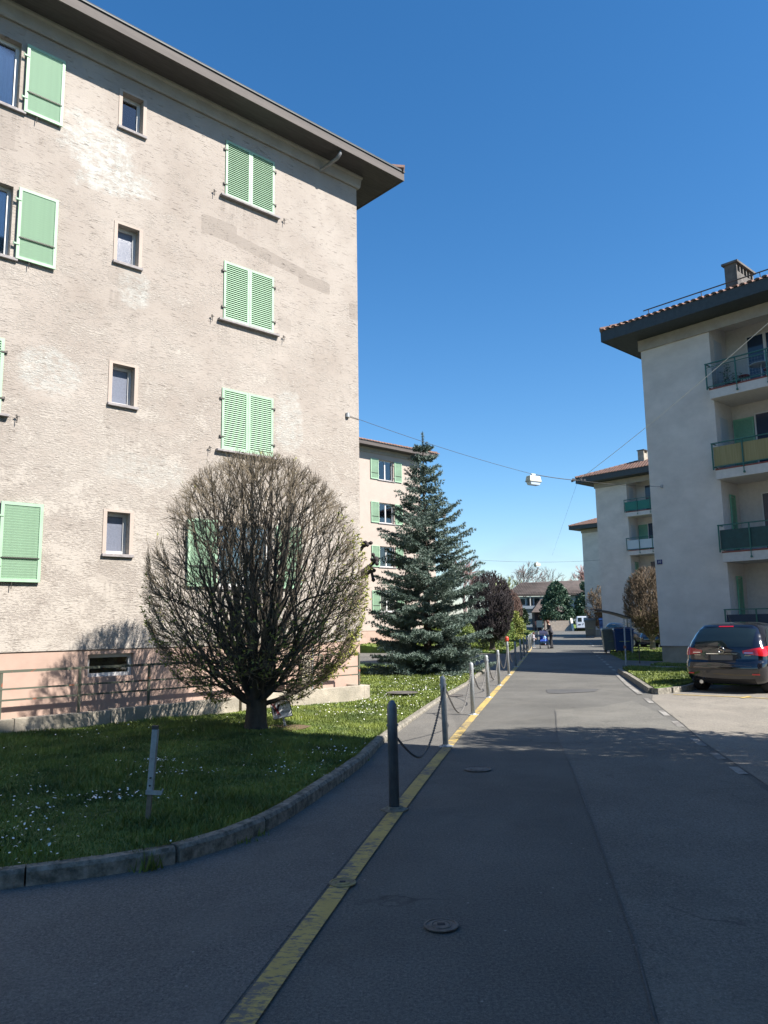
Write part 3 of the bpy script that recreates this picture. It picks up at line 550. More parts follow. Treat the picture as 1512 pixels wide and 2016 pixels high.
# ------------------------------------------------------------------ left buildings
def left_block(loc, label, wallm, W=17., D=11., detailed=True, lefts=(), h_w=12.5):
    b = thing('apartment_building', label, 'building', loc, AZ)
    cols = [(-3.66, -2.42), (-9.06, -7.78)]; rows = [10.59, 7.86, 5.13, 2.39]; H_ = 1.28
    holes = [(x0, x1, z, z+H_) for x0, x1 in cols for z in rows]+[(-5.93, -5.51, z+.53-.0, z+H_) for z in rows]
    mb = MB(); wall_with_holes(mb, -W, 0, 1.26, h_w, holes)
    mb.add([(0, 0, 1.26), (0, D, 1.26), (0, D, h_w), (0, 0, h_w), (-W, D, 1.26), (-W, D, h_w), (-W, 0, 1.26), (-W, 0, h_w)], [(0, 1, 2, 3), (1, 4, 5, 2), (4, 6, 7, 5)])
    mb.add([(-W, 0, 1.26), (0, 0, 1.26), (0, .06, 1.26), (-W, .06, 1.26)], [(0, 1, 2, 3)])
    mb.build('wall', wallm, b)
    mb = MB(); wall_with_holes(mb, -W, -.025, -.1, 1.259, [(-6.16, -5.34, .79, 1.175)], .022, .14)
    mb.add([(-.025, .022, -.1), (-.025, D, -.1), (-.025, D, 1.259), (-.025, .022, 1.259)], [(0, 1, 2, 3)]); mb.build('plinth', M_plinth, b)
    # cornice with a cove
    pr = [(0, 12.2), (-.05, 12.2), (-.07, 12.24), (-.09, 12.42), (-.12, 12.46), (-.12, 12.5), (0, 12.5)]
    vs = [(-W, y-.001, z) for y, z in pr]+[(.0-y, y-.001, z) for y, z in pr]; n = len(pr)
    vs += [(.001-y, D, z) for y, z in pr]
    MB().add(vs, [(i, i+1, n+i+1, n+i) for i in range(n-1)]+[(n+i, n+i+1, 2*n+i+1, 2*n+i) for i in range(n-1)]).build('cornice', M_mould, b)
    hip_roof(b, -W-1, .98, -.69, D+.9, 12.5, 17, .24, M_fasc, M_soff, M_tile, () if detailed else ('y0',))
    # gutter lip and outlet
    MB().tube([(-W-1, -.70, 12.735), (.99, -.70, 12.735)], .018, 6).box(-W-1, .99, -.715, -.69, 12.70, 12.74).build('gutter', M_fascd, b)
    MB().tube([(-1.0, -.60, 12.58), (-1.0, -.60, 12.42), (-1.02, -.52, 12.33), (-1.12, -.1, 12.22), (-1.14, .02, 12.2)], [.045, .045, .045, .042, .042], 10).build('rain_spout', M_zinc, b, True)
    for ci, (x0, x1) in enumerate(cols):
        for ri, z in enumerate(rows):
            closed = (ci == 0 and ri < 3) or (ci == 1 and ri == 2)
            if not detailed: closed = False
            w_ = (x1-x0)/2
            if closed:
                shutter(b, x0+.002, z+.004, w_-.004, H_-.006, -.005, False, detailed, hinge=-1); shutter(b, x0+w_+.002, z+.004, w_-.004, H_-.006, -.005, False, detailed, hinge=1)
                MB().box(x0-.12, x1+.12, -.085, -.001, z-.05, z-.005).build('sill', M_sill, b, bevel=.006)
                MB().box(x0, x1, .12, .13, z, z+H_).build('room', M_dark, b)
            else:
                window(b, x0, x1, z, z+H_, 0, .15, mull=True, sill=.12)
                f_ind = detailed and ci == 1
                shutter(b, x0-w_-.09, z-.01, w_+.02, H_+.02, -.045, True, f_ind, hinge=1); shutter(b, x1+.08, z-.01, w_+.02, H_+.02, -.045, True, f_ind, hinge=-1)
                MB().box(x0-.035, x1+.035, -.012, -.001, z, z+.001+H_+.035).build('window_surround', M_smooth, b) if False else None
            if detailed: holdback(b, x0-.27, z-.02); holdback(b, x1+.25 if closed else x1+.3, z-.02)
    for ri, z in enumerate(rows):
        z0 = z+.53
        pn = (M_pane, None) if ri == 0 else (M_panef, 1)
        window(b, -5.93, -5.51, z0, z+H_, 0, .17, pane=None if ri == 0 else M_panef, mull=False, curtain=False, sill=.08)
        # thin raised plaster surround
        MB().box(-6.0, -5.44, -.012, -.0005, z+H_+.001, z+H_+.04).box(-6.0, -5.932, -.012, -.0005, z0, z+H_).box(-5.508, -5.44, -.012, -.0005, z0, z+H_).build('window_surround', M_smooth, b)
    window(b, -6.16, -5.34, .79, 1.175, .022, .12, mull=False, curtain=False, sill=0)
    MB().box(-6.05, -5.5, .33, .345, .8, 1.16).build('cellar_blind', mat('grey_blind', (.2, .2, .19), .8, noise=.3, nscale=20), b)
    return b
L1 = left_block(C_L, 'worn cream plastered apartment block with mint green shutters filling the left of the street', M_st)
L2 = left_block(Vector((2.40, 49.58, 0)), 'smooth pale pink apartment block with open mint shutters behind the blue spruce', M_smooth, 17, 11, False)
L3 = left_block(Vector((5.2, 78.5, 0)), 'farther pink apartment block whose eave corner shows right of the spruce', M_smooth, 16, 11, False)
# ------------------------------------------------------------------ right buildings
M_bal = mat('balcony_green_metal', (.035, .13, .11), .5, .2)
M_edge = mat('balcony_slab_plaster', (.56, .53, .50), .9, noise=.06)
M_red = mat('red_brown_floor_edge', (.22, .06, .05), .7)
M_cloth = {'reed': mat('yellow_reed_screen', (.33, .28, .14), .9, c2=(.24, .20, .09), nscale=1.5, stretch=(1, 30, .6)), 'dark': mat('dark_green_screen', (.012, .055, .055), .6, noise=.2, nscale=6), 'navy': mat('dark_blue_screen', (.012, .03, .06), .6),
           'green': mat('green_cloth_screen', (.02, .16, .13), .7), 'white': mat('pale_mesh_screen', (.45, .52, .56), .8)}
M_mesh = tinted_glass('wire_mesh', (.86, .91, .94), -1.2, .6)
def balcony(b, ta, tb, zt, panel, label=None):
    """slab between ta..tb on the -x face, floor level zt"""
    s = MB().box(-.26, .002, -tb, -ta+.02, zt-.31, zt).build('balcony', M_edge, b)
    MB().box(-.27, .0, -tb, -ta+.03, zt+.001, zt+.05).build('floor_edge', M_red, s)
    mb = MB()
    mb.box(-.34, -.28, -tb, -ta+.1, zt+.93, zt+.965); mb.box(-.325, -.295, -tb, -ta+.09, zt+.80, zt+.825) if panel == 'mesh' else None
    mb.box(-.325, -.295, -tb, -ta+.09, zt+.1, zt+.13); mb.box(-.32, .0, -ta+.05, -ta+.085, zt+.93, zt+.965).box(-.32, 0, -ta+.05, -ta+.085, zt+.1, zt+.13)
    mb.build('handrail', M_bal, s)
    t = ta-.07
    k = 0
    while t < tb:
        MB().box(-.33, -.29, -t-.02, -t+.02, zt+.02, zt+.93).build('railing_post', M_bal, s)
        if k: MB().tube([(-.31, -t, zt+.03), (-.31, -t, zt-.16)], .015).box(-.33, -.26, -t-.025, -t+.025, zt-.22, zt-.16).build('post_bracket', M_bal, s)
        t += 1.02; k += 1
    hgt = .78 if panel != 'reed' else .82
    MB().box(-.285, -.275, -tb, -ta+.04, zt+.12, zt+hgt).build('screen', M_mesh if panel == 'mesh' else M_cloth[panel], s)
    if panel == 'mesh':
        mb = MB()
        for q in np.arange(ta, min(tb, 6.5), .10): mb.box(-.292, -.290, -q-.0015, -q+.0015, zt+.12, zt+.8)
        for q in np.arange(.18, .8, .11): mb.box(-.292, -.288, -tb, -ta, zt+q-.0015, zt+q+.0015)
        o = mb.build('wire_grid', M_galv, s); o['kind'] = 'stuff'
    return s
def right_block(loc, label, panels, detailed=True, W=11.5, D=17.):
    b = thing('apartment_building', label, 'building', loc, AZ)
    ta, tb, dep = 2.63, 6.6, 1.4; ZF = [9.57, 6.70, 3.84, .98]
    # walls: -x face with recess, others plain
    mb = MB(); H_ = 12.2
    def q(a, b_, z0, z1, x=0): mb.add([(x, -a, z0), (x, -b_, z0), (x, -b_, z1), (x, -a, z1)], [(0, 1, 2, 3)])
    q(0, ta, .69, H_); q(tb, D, .69, H_); q(ta, tb, 12.13, H_)
    mb.add([(0, 0, .69), (W, 0, .69), (W, 0, H_), (0, 0, H_), (W, -D, .69), (W, -D, H_), (0, -D, .69), (0, -D, H_)], [(0, 1, 2, 3), (1, 4, 5, 2), (4, 6, 7, 5)])
    mb.build('wall', M_rw, b)
    MB().box(.03, W-.03, -D+.03, -.03, -.1, .69).build('plinth', M_rp, b)
    MB().box(-.012, .02, -D, .0, .685, .70).build('plinth_drip', M_sill, b)
    mb = MB()
    for zf, zc in ((9.57, 12.13), (6.70, 9.26), (3.84, 6.39), (.98, 3.53)):
        mb.add([(0, -ta, zf), (dep, -ta, zf), (dep, -tb, zf), (0, -tb, zf), (0, -ta, zc), (dep, -ta, zc), (dep, -tb, zc), (0, -tb, zc)], [(0, 3, 2, 1), (4, 5, 6, 7), (0, 1, 5, 4), (1, 2, 6, 5), (2, 3, 7, 6)])
    mb.add([(0, -ta, .69), (0, -tb, .69), (0, -tb, .98), (0, -ta, .98)], [(0, 1, 2, 3)])
    mb.build('loggia', M_edge, b)
    MB().box(-.07, .0, -D, .07, 11.78, 12.2).build('eave_band', M_mould, b)
    hip_roof(b, -1.05, W+1, -D-1, 1.05, 12.22, 19, .42, M_fascd, M_fascd, M_tile, ('x0',), single_edge='x0' if detailed else None)
    for i, (zf, p) in enumerate(zip(ZF, panels)):
        balcony(b, ta, tb, zf, p)
        # french window on the back wall
        w0 = 3.35 if i < 1 else 3.42
        f = MB().box(dep-.06, dep-.002, -w0-.05, -w0, zf+.02, zf+2.15).box(dep-.06, dep-.002, -w0-1.3, -w0-1.25, zf+.02, zf+2.15).box(dep-.06, dep-.002, -w0-1.25, -w0-.05, zf+2.1, zf+2.15).box(dep-.06, dep-.002, -w0-.7, -w0-.6, zf+.02, zf+2.1).build('window', M_white, b)
        MB().box(dep-.03, dep-.015, -w0-1.25, -w0-.05, zf+.05, zf+2.1).build('pane', mat('dark_glass', (.03, .05, .085), .06), f)
        MB().box(dep-.012, dep-.004, -w0-1.2, -w0-.1, zf+.05, zf+2.0).build('curtain', mat('dusky_curtain', (.09, .05, .08), .9), f)
        if i in (1, 2, 3):
            fold = i > 1
            if fold: s = leaf_mb(.42, 2.05).xf(Matrix.Translation((.55, -ta-.05, zf+.05))).build('shutter', M_shutd, b)
            else: s = leaf_mb(.72, 1.95).xf(Matrix.Translation((dep-.05, -ta-.05, zf+.1)) @ Matrix.Rotation(R(-90), 4, 'Z')).build('shutter', M_shutd, b)
            mb = MB()
            for k in range(40):
                z = zf+.13+k*.047
                if fold: mb.box(.6, .92, -ta-.07, -ta-.04, z, z+.03)
                else: mb.box(dep-.065, dep-.04, -ta-.72, -ta-.1, z, z+.036)
            o = mb.build('slats', M_shutd, s); o['kind'] = 'stuff'
        # side door opening in the loggia wall
        MB().box(.35, .95, -ta-.015, -ta-.002, zf+.05, zf+2.0).build('side_door', mat('grey_white_door', (.42, .45, .48), .6) if i < 2 else M_edge, b)
    if detailed:
        M_ch = mat('sooty_concrete', (.17, .155, .14), .95, c2=(.08, .075, .07), nscale=3, bump=.5)
        c = MB().box(2.5, 4.1, -2.82, -2.36, 13.5, 14.85).build('chimney', M_ch, b)
        MB().box(2.42, 4.18, -2.9, -2.28, 15.17, 15.25).build('chimney_cap', M_ch, c)
        for k in range(6): MB().box(2.5+k*.3, 2.58+k*.3 if k < 5 else 4.1, -2.82, -2.36, 14.85, 15.17).build('chimney_pier', M_ch, c)
        MB().box(2.75, 3.9, -2.7, -2.5, 14.86, 15.1).build('flue', M_dark, c)
        g = MB().tube([(-.75, -.6, 13.02), (-.75, -16, 13.02)], .022)
        for k in range(8): g.tube([(-.75, -.8-k*2, 13.02), (-.7, -.8-k*2, 12.8)], .014)
        g.build('snow_guard', M_iron, b)
    else:
        c = MB().box(1.9, 2.5, -3.2, -2.7, 13.0, 14.35).build('chimney', M_conc, b)
        MB().box(1.85, 2.55, -3.25, -2.65, 14.55, 14.62).build('chimney_cap', M_iron, c)
        MB().box(1.9, 2.0, -3.2, -2.7, 14.35, 14.55).box(2.4, 2.5, -3.2, -2.7, 14.35, 14.55).build('chimney_pier', M_conc, c)
    return b
C_R = Vector((9.92, 28.16, 0))
R1 = right_block(C_R, 'shaded grey apartment block with green balconies nearest on the right, behind the black car', ('mesh', 'reed', 'dark', 'navy'))
R2 = right_block(Vector((16.40, 58.6, 0)), 'second grey apartment block on the right with red tiled roof and small chimney', ('green', 'white', 'dark', 'dark'), False)
R3 = right_block(Vector((23.0, 88.8, 0)), 'third apartment block on the right, only its end wall and eave showing', ('green', 'white', 'dark', 'dark'), False)
# unseen block right of the viewer, its outline shaped to cast the foreground shadow
k_ = 15.5/math.tan(SUN_EL); off = Vector((-LX*k_, -LY*k_))
sh = [(-8.2, 10.2), (-6.6, 11.6), (-5.8, 12.05), (-4.4, 12.45), (-2.6, 12.55), (-1.75, 12.0), (-1.2, 10.9), (-.3, 9.7), (1.31, 8.3), (4.0, 7.0), (9, 5.2), (9, -14), (-12, -14)]
b0 = thing('apartment_building', 'unseen apartment block right of the viewer, its outline shaped to cast the foreground shadow', 'building', (0, 0, 0))
ep = [(x+off.x, y+off.y) for x, y in sh]; cx_ = sum(p[0] for p in ep)/len(ep); cy_ = sum(p[1] for p in ep)/len(ep)
MB().prism(ep, 15.25, 15.5).build('roof', M_fascd, b0)
MB().prism([(cx_+(x-cx_)*.92, cy_+(y-cy_)*.92) for x, y in ep], 0, 15.25).build('wall', M_rw, b0)
# number plate 10
pl = thing('house_number_sign', 'small dark blue enamel plate reading 10 on the grey building corner', 'sign', C_R+Uv*-.012+Vv*-.19, AZ)
MB().box(-.012, .0, -.1, .1, 3.63, 3.80).build('plate', mat('blue_enamel', (.012, .022, .12), .35), pl)
def text(name, body, size, m, parent, M, ext=.001, align='CENTER', spacing=1.0):
    cu = bpy.data.curves.new(name, 'FONT'); cu.body = body; cu.size = size; cu.extrude = ext; cu.align_x = align; cu.align_y = 'CENTER'; cu.space_line = spacing
    t = bpy.data.objects.new(name, cu); COL.objects.link(t); bpy.context.view_layer.update()
    me = bpy.data.meshes.new_from_object(t); me.materials.clear(); me.materials.append(m); COL.objects.unlink(t); bpy.data.objects.remove(t)
    o = bpy.data.objects.new(name, me); COL.objects.link(o); o.parent = parent; o.matrix_local = M; return o
faceMX = Matrix(((0, 0, -1, 0), (-1, 0, 0, 0), (0, 1, 0, 0), (0, 0, 0, 1)))   # text x -> -y, text y -> z, normal -> -x
text('digits', '10', .13, M_white, pl, Matrix.Translation((-.014, 0, 3.715)) @ faceMX)
# things on the top balcony
def bal_pt(x, t, z): return C_R+Uv*x+Vv*(-t)+Vector((0, 0, z))
tb = thing('balcony_table', 'round white pedestal table on the top balcony', 'table', bal_pt(.55, 4.1, 9.57))
MB().lathe([(.36, .72), (.37, .735), (.36, .75)], sides=20).build('tabletop', M_white, tb); MB().lathe([(.22, 0), (.2, .02), (.03, .06), (.025, .72)], sides=10).build('pedestal', M_white, tb)
for i, (x, t, lb) in enumerate(((.45, 3.55, 'red round stool left of the white balcony table'), (.3, 4.45, 'red round stool right of the white balcony table'))):
    st = thing('stool', lb, 'stool', bal_pt(x, t, 9.57), group='red balcony stools')
    MB().lathe([(.17, .40), (.18, .43), (.17, .45)]).build('seat', mat('red_seat', (.3, .03, .03), .6), st)
    for a in range(4): MB().tube([(.13*math.cos(a*1.57+.7), .13*math.sin(a*1.57+.7), .4), (.18*math.cos(a*1.57+.7), .18*math.sin(a*1.57+.7), 0)], .011).build('leg', M_iron, st)
for i, (x, t, lb, c, hh) in enumerate(((.3, 2.95, 'leafy potted plant in the corner of the top balcony', (.03, .13, .08), .55), (.15, 3.12, 'tall thin potted shrub on the top balcony', (.10, .12, .09), .75), (.1, 3.4, 'low potted plant beside the railing of the top balcony', (.04, .08, .12), .3))):
    p = thing('potted_plant', lb, 'plant', bal_pt(x, t, 9.57)); MB().lathe([(.09, 0), (.13, .2), (.12, .2)]).build('pot', mat('dark_pot', (.05, .05, .07), .6), p)
    V = []
    for k in range(70):
        a = random.uniform(0, 6.28); r_ = random.uniform(.02, .17); z = .2+random.uniform(0, hh); q = Vector((r_*math.cos(a), r_*math.sin(a), z)); e = Vector((random.gauss(0, 1), random.gauss(0, 1), random.gauss(.4, .6))).normalized()*.1; f = e.orthogonal().normalized()*.025; V += [q-f, q+f, q+e]
    tris_obj('leaves', [tuple(v) for v in V], mat('pot_leaf_%d' % 0, c, .6), p)
# ------------------------------------------------------------------ low wall, ramp railing
LW = thing('low_wall', 'low weathered concrete wall below the metal railing in front of the cellar', 'wall', C_L, AZ)
def wz(x): return .33 if x > -4.3 else .33-.012*min(3, -4.3-x)
mb = MB()
for a, b_ in ((-16, -9), (-9, -7.5), (-7.5, -6), (-6, -4.5), (-4.5, -3.55)): mb.prism([(a+.004, -.62), (b_-.004, -.62), (b_-.004, -.47), (a+.004, -.47)], 0, wz((a+b_)/2)-.02)
mb.build('wall_section', M_conc, LW, bevel=.01)
MB().prism([(-3.5, -.62), (-.46, -.62), (-.46, -.47), (-3.5, -.47)], -.05, .335).build('wall_section', M_conc, LW, bevel=.012)
MB().prism([(-.46, -.615), (-.30, -.615), (-.30, -.01), (-.46, -.01)], -.05, .33).build('wall_return', M_conc, LW, bevel=.01)
MB().box(-1.98-.12, -1.98+.1, -.60, -.48, .33, 1.02).build('concrete_post', M_conc, LW)
rl = thing('metal_railing', 'long rusty dark railing along the low wall under the left windows', 'railing', C_L, AZ)
posts = [-12.5, -11.3, -10.1, -8.9, -7.7, -6.51, -5.32, -4.11, -3.0]
for p in posts: MB().box(p-.02, p+.02, -.565, -.535, .28, 1.0).build('post', M_rail, rl)
for z, h in ((.985, .02), (.72, .013), (.555, .013)): MB().box(-12.5, -2.98, -.57, -.53, z-h, z+h).build('rail', M_rail, rl)
rl = thing('metal_railing', 'short rusty railing on the wall end beside the pink building corner', 'railing', C_L, AZ)
for p in (-.55, -1.56): MB().box(p-.018, p+.018, -.565, -.535, .33, 1.0).build('post', M_rail, rl)
for z, h in ((1.01, .018), (.735, .012), (.565, .012)): MB().box(-1.78, -.55, -.57, -.53, z-h, z+h).build('rail', M_rail, rl)
MB().tube([(-1.80, -.55, .33), (-1.80, -.55, 1.2)], .025).build('drain_pipe', M_galv, rl)
pp = thing('leaning_pipe', 'thin pale pipe leaning beside the concrete post behind the clipped tree', 'pipe', C_L, AZ); MB().tube([(-1.9, -.42, .33), (-1.72, -.3, .95)], .014).build('pipe', M_white, pp)
sheet('cellar_ramp', [tuple((C_L+Uv*x+Vv*y)[:2]) for x, y in ((-16, -.47), (-.46, -.47), (-.46, .0), (-16, .0))], .12, M_conc)
# ------------------------------------------------------------------ bollards and chains
bmesh_body = MB().lathe([(.038, 0), (.038, .87), (.034, .895), (.018, .91), (.004, .915)], sides=16).mesh('post', M_galv, True)
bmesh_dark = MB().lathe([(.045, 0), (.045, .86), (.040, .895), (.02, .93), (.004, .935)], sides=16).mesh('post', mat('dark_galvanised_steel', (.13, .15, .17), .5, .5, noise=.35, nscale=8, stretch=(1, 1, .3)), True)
base_me = MB().lathe([(.10, 0), (.10, .012), (.06, .018), (.055, .03)], sides=8).mesh('base_plate', M_galv)
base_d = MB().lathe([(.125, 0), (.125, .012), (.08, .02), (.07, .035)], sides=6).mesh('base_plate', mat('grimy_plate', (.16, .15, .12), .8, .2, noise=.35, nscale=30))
ring_me = MB().tube([(.05*math.cos(a), 0, .02*math.sin(a)) for a in np.linspace(0, 6.28, 9)], .007, 5).mesh('chain_ring', M_galv)
bp = [6.98, 10.42, 13.9, 17.0, 20.2, 24.2, 28.6, 33.2, 36.8, 40.5, 44.2, 47.9, 51.6, 55.3, 59, 62.7, 66.5, 70.5]
names = ['nearest bollard, dark and thick on a hexagonal base on the yellow line', 'second bollard along the yellow line, grey with a chain to the nearest one', 'third grey bollard along the yellow line', 'fourth grey bollard along the yellow line', 'fifth grey bollard along the yellow line', 'tall bollard with a red cap on top', 'first shaded bollard just behind the red capped one', 'second bollard in the building shade behind the red capped one', 'third bollard in the building shade behind the red capped one']
BT = []
for i, y in enumerate(bp):
    x = yl(y)-.03
    ORD = ['first', 'second', 'third', 'fourth', 'fifth', 'sixth', 'seventh', 'eighth', 'ninth', 'tenth']
    lb = names[i] if i < len(names) else ORD[i-9]+' slim grey bollard of the far row beyond the building shade'
    o = thing('bollard', lb, 'bollard', (x, y, .003), random.uniform(0, 6), 'bollards along the yellow line')
    o.rotation_euler = (random.uniform(-.012, .012), random.uniform(-.03, .0), 0)
    h = 1.0
    if i == 5: h = 1.15
    elif i > 9: h = .98
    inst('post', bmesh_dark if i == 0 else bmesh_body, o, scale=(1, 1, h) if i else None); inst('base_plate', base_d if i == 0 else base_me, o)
    if i < 12: inst('chain_ring', ring_me, o, (0, 0, (.80 if i else .72)*h))
    if i == 5: MB().lathe([(.045, 1.03), (.06, 1.06), (.06, 1.14), (.045, 1.17), (.01, 1.18)]).build('cap', mat('red_plastic', (.55, .07, .04), .4), o)
    BT.append(Vector((x, y, (.80 if i else .66)*h)))
def link_pts(): return [(.019*math.cos(a), .011*math.sin(a), 0) for a in np.linspace(0, 2*math.pi, 9)]
for i in range(10):
    if i == 6: continue
    a, b_ = BT[i], BT[i+1]; L = (b_-a).length; sag = .42 if i == 0 else random.uniform(.36, .46); n = int(L*1.12/.034) if i < 4 else int(L*1.12/.07); sc = 1 if i < 4 else 2
    mb = MB(); P = [a.lerp(b_, t)-Vector((0, 0, sag*4*t*(1-t)*(1+.25*math.sin(math.pi*t)**2))) for t in np.linspace(0, 1, n+1)]
    for k in range(n):
        p, q = P[k], P[k+1]; c = (p+q)/2; d = (q-p).normalized(); r0 = d.cross(Vector((0, 0, 1))).normalized(); u0 = r0.cross(d)
        if k % 2: r0, u0 = u0, r0
        ln = (q-p).length*.78
        mb.tube([c+d*(ln*math.cos(t))+r0*(.013*math.sin(t)) for t in np.linspace(0, 2*math.pi, 7)], .0042 if i < 4 else .006, 4 if i < 4 else 3, False)
    o = mb.build('chain', M_chain); tag(o, ['sagging steel chain between the nearest and second bollards', 'sagging chain between the second and third bollards', 'sagging chain between the third and fourth bollards', 'sagging chain between the fourth and fifth bollards', 'chain from the fifth bollard to the red capped one', 'chain leaving the red capped bollard towards the shade'][i] if i < 6 else ['', 'nearest', 'middle', 'farthest'][i-6]+' chain between the shaded bollards beyond the red capped one', 'chain', 'chains between the bollards')
# ------------------------------------------------------------------ lawn furniture
o = thing('broken_post', 'old bent galvanised stake with a side bracket standing in the front lawn', 'post', (-1.95, 6.5, .08)); o.rotation_euler = (0, R(3.5), 0)
MB().box(-.018, .018, -.018, .018, 0, .25).build('lower_tube', mat('rusty_galvanised', (.20, .17, .13), .7, .3, noise=.3), o)
MB().box(-.024, .024, -.024, .024, .2, .70).build('upper_tube', M_galv, o, bevel=.004); MB().box(-.028, .02, -.02, .02, .701, .73).build('cap', M_iron, o)
MB().box(-.03, .1, -.03, -.024, .19, .225).tube([(.1, -.027, .2), (.11, -.027, .24)], .008).build('bracket', M_galv, o)
for z in (.26, .32): MB().tube([(0, -.025, z), (0, -.034, z)], .008).build('bolt', M_iron, o)
sg = thing('dog_sign', 'tilted white sign forbidding dogs with dog silhouette beside the clipped tree', 'sign', (-1.60, 12.3, .1)); sg.rotation_euler = (0, R(-12), R(-8))
MB().box(-.016, .016, -.01, .01, -.1, .24).build('stake', M_galv, sg)
MB().box(-.16, .16, -.028, -.012, .09, .38).build('board', mat('black_sign_edge', (.02, .03, .02), .6), sg, bevel=.01); MB().box(-.148, .148, -.032, -.0285, .102, .368).build('face', mat('sign_white', (.72, .74, .76), .5), sg)
FY = Matrix(((1, 0, 0, 0), (0, 0, -1, 0), (0, 1, 0, 0), (0, 0, 0, 1)))
M_ink = mat('sign_ink', (.02, .02, .02), .6)
text('lettering', 'INTERDIT\nAUX\nCHIENS', .042, M_ink, sg, Matrix.Translation((.067, -.0345, .24)) @ FY, .0006, spacing=1.5)
def flat(mb, pts, y): mb.add([(x, y, z) for x, z in pts], [tuple(range(len(pts)))[::-1]])
mb = MB(); D_ = [(-.125, .26), (-.12, .225), (-.118, .15), (-.105, .15), (-.1, .21), (-.06, .215), (-.058, .15), (-.045, .15), (-.04, .22), (-.028, .27), (-.005, .28), (-.008, .30), (-.03, .315), (-.04, .33), (-.05, .29), (-.06, .255), (-.11, .255), (-.13, .285), (-.135, .28)]
flat(mb, D_, -.0335); mb.build('dog_silhouette', mat('dark_red_brown', (.05, .015, .015), .7), sg)
MB().add([(-.135, -.0345, .335), (-.125, -.0345, .345), (-.022, -.0345, .145), (-.032, -.0345, .135)], [(0, 3, 2, 1)]).add([(-.1, -.0350, .35), (-.09, -.0350, .35), (-.06, -.035, .12), (-.07, -.035, .12)], [(0, 3, 2, 1)]).build('prohibition_bar', mat('sign_red', (.45, .03, .03), .5), sg)
# manholes
def manhole(name, label, x, y, r, m=M_cast, sq=True, z=.013):
    o = thing(name, label, 'manhole', (x, y, z-.004))
    MB().lathe([(r, 0), (r, .005), (r-.012, .007), (r-.014, .003), (r*.62, .003), (r*.6, .007), (r*.52, .007), (r*.5, .002)], sides=28).build('ring', m, o)
    MB().lathe([(r*.48, 0), (r*.48, .006), (r*.3, .007)], sides=20).build('lid', m, o)
    if sq: MB().box(-r*.22, r*.22, -r*.18, r*.18, .0072, .009).build('key_hole', M_dark, o)
    return o
manhole('valve_cover', 'round iron valve cover in the middle of the dark foreground road', .27, 4.37, .093)
manhole('valve_cover', 'round iron valve cover half painted by the yellow line', -.295, 5.07, .085, mat('painted_iron', (.33, .27, .10), .7, c2=(.13, .11, .09), nscale=9), z=.016)
manhole('valve_cover', 'small iron cover in the sunlit strip before the tree shadow', .99, 8.79, .15, M_cast, False)
manhole('manhole_cover', 'flat round cover lying in the sunny lawn beyond the second bollard', .35, 17.6, .36, M_cast, False, .10)
manhole('manhole_cover', 'dark round cover in the pavement beside the third bollard', 1.45, 17.6, .27, M_cast, False)
# leaf litter: a few loose dry leaves
mb = MB()
for i in range(16):
    x, y = (-.28+random.gauss(0, .1), 10.2+random.gauss(0, .15)) if i % 2 else (-.93+random.gauss(0, .05), 6.9+random.gauss(0, .06))
    a = random.uniform(0, 6.28); s = .02
    mb.add([(x, y, .012), (x+s*math.cos(a), y+s*math.sin(a), .018), (x+1.6*s*math.cos(a+.5), y+1.6*s*math.sin(a+.5), .03), (x+s*math.cos(a+1.1), y+s*math.sin(a+1.1), .014)], [(0, 1, 2, 3)])
o = mb.build('dry_leaves', mat('dry_leaf', (.25, .13, .06), .8)); tag(o, 'dry brown leaves lying against the kerb', 'leaves', kind='stuff')

# ------------------------------------------------------------------ trees
def nrm(v): return v/(np.linalg.norm(v)+1e-9)
class Crown:
    def __init__(s, c, Rr, zb, zc, zt, sy=1): s.c = np.array(c, float); s.R = Rr; s.zb = zb; s.zc = zc; s.zt = zt; s.sy = sy
    def val(s, p):
        q = p-s.c; r2 = (q[0]**2+(q[1]/s.sy)**2)/s.R**2; h = (q[2]-s.zc)/((s.zt-s.zc) if q[2] > s.zc else (s.zc-s.zb)); return math.sqrt(r2+h*h)
def grow(mb, cr, p, d, L, r0, r1, step, bend, jit, sides, lim, out=None):
    pts = [p.copy()]; s = 0
    while s < L:
        d = nrm(d+np.array([0, 0, bend])*step+rng.normal(0, jit, 3)*step); q = pts[-1]+d*step
        if cr.val(q) > lim: 
            if len(pts) == 1: pts.append(pts[-1]+d*step*.5)
            break
        pts.append(q); s += step
    if len(pts) < 2: pts.append(pts[-1]+d*step)
    n = len(pts); mb.tube(pts, np.linspace(r0, r1, n), sides, False)
    return pts, d
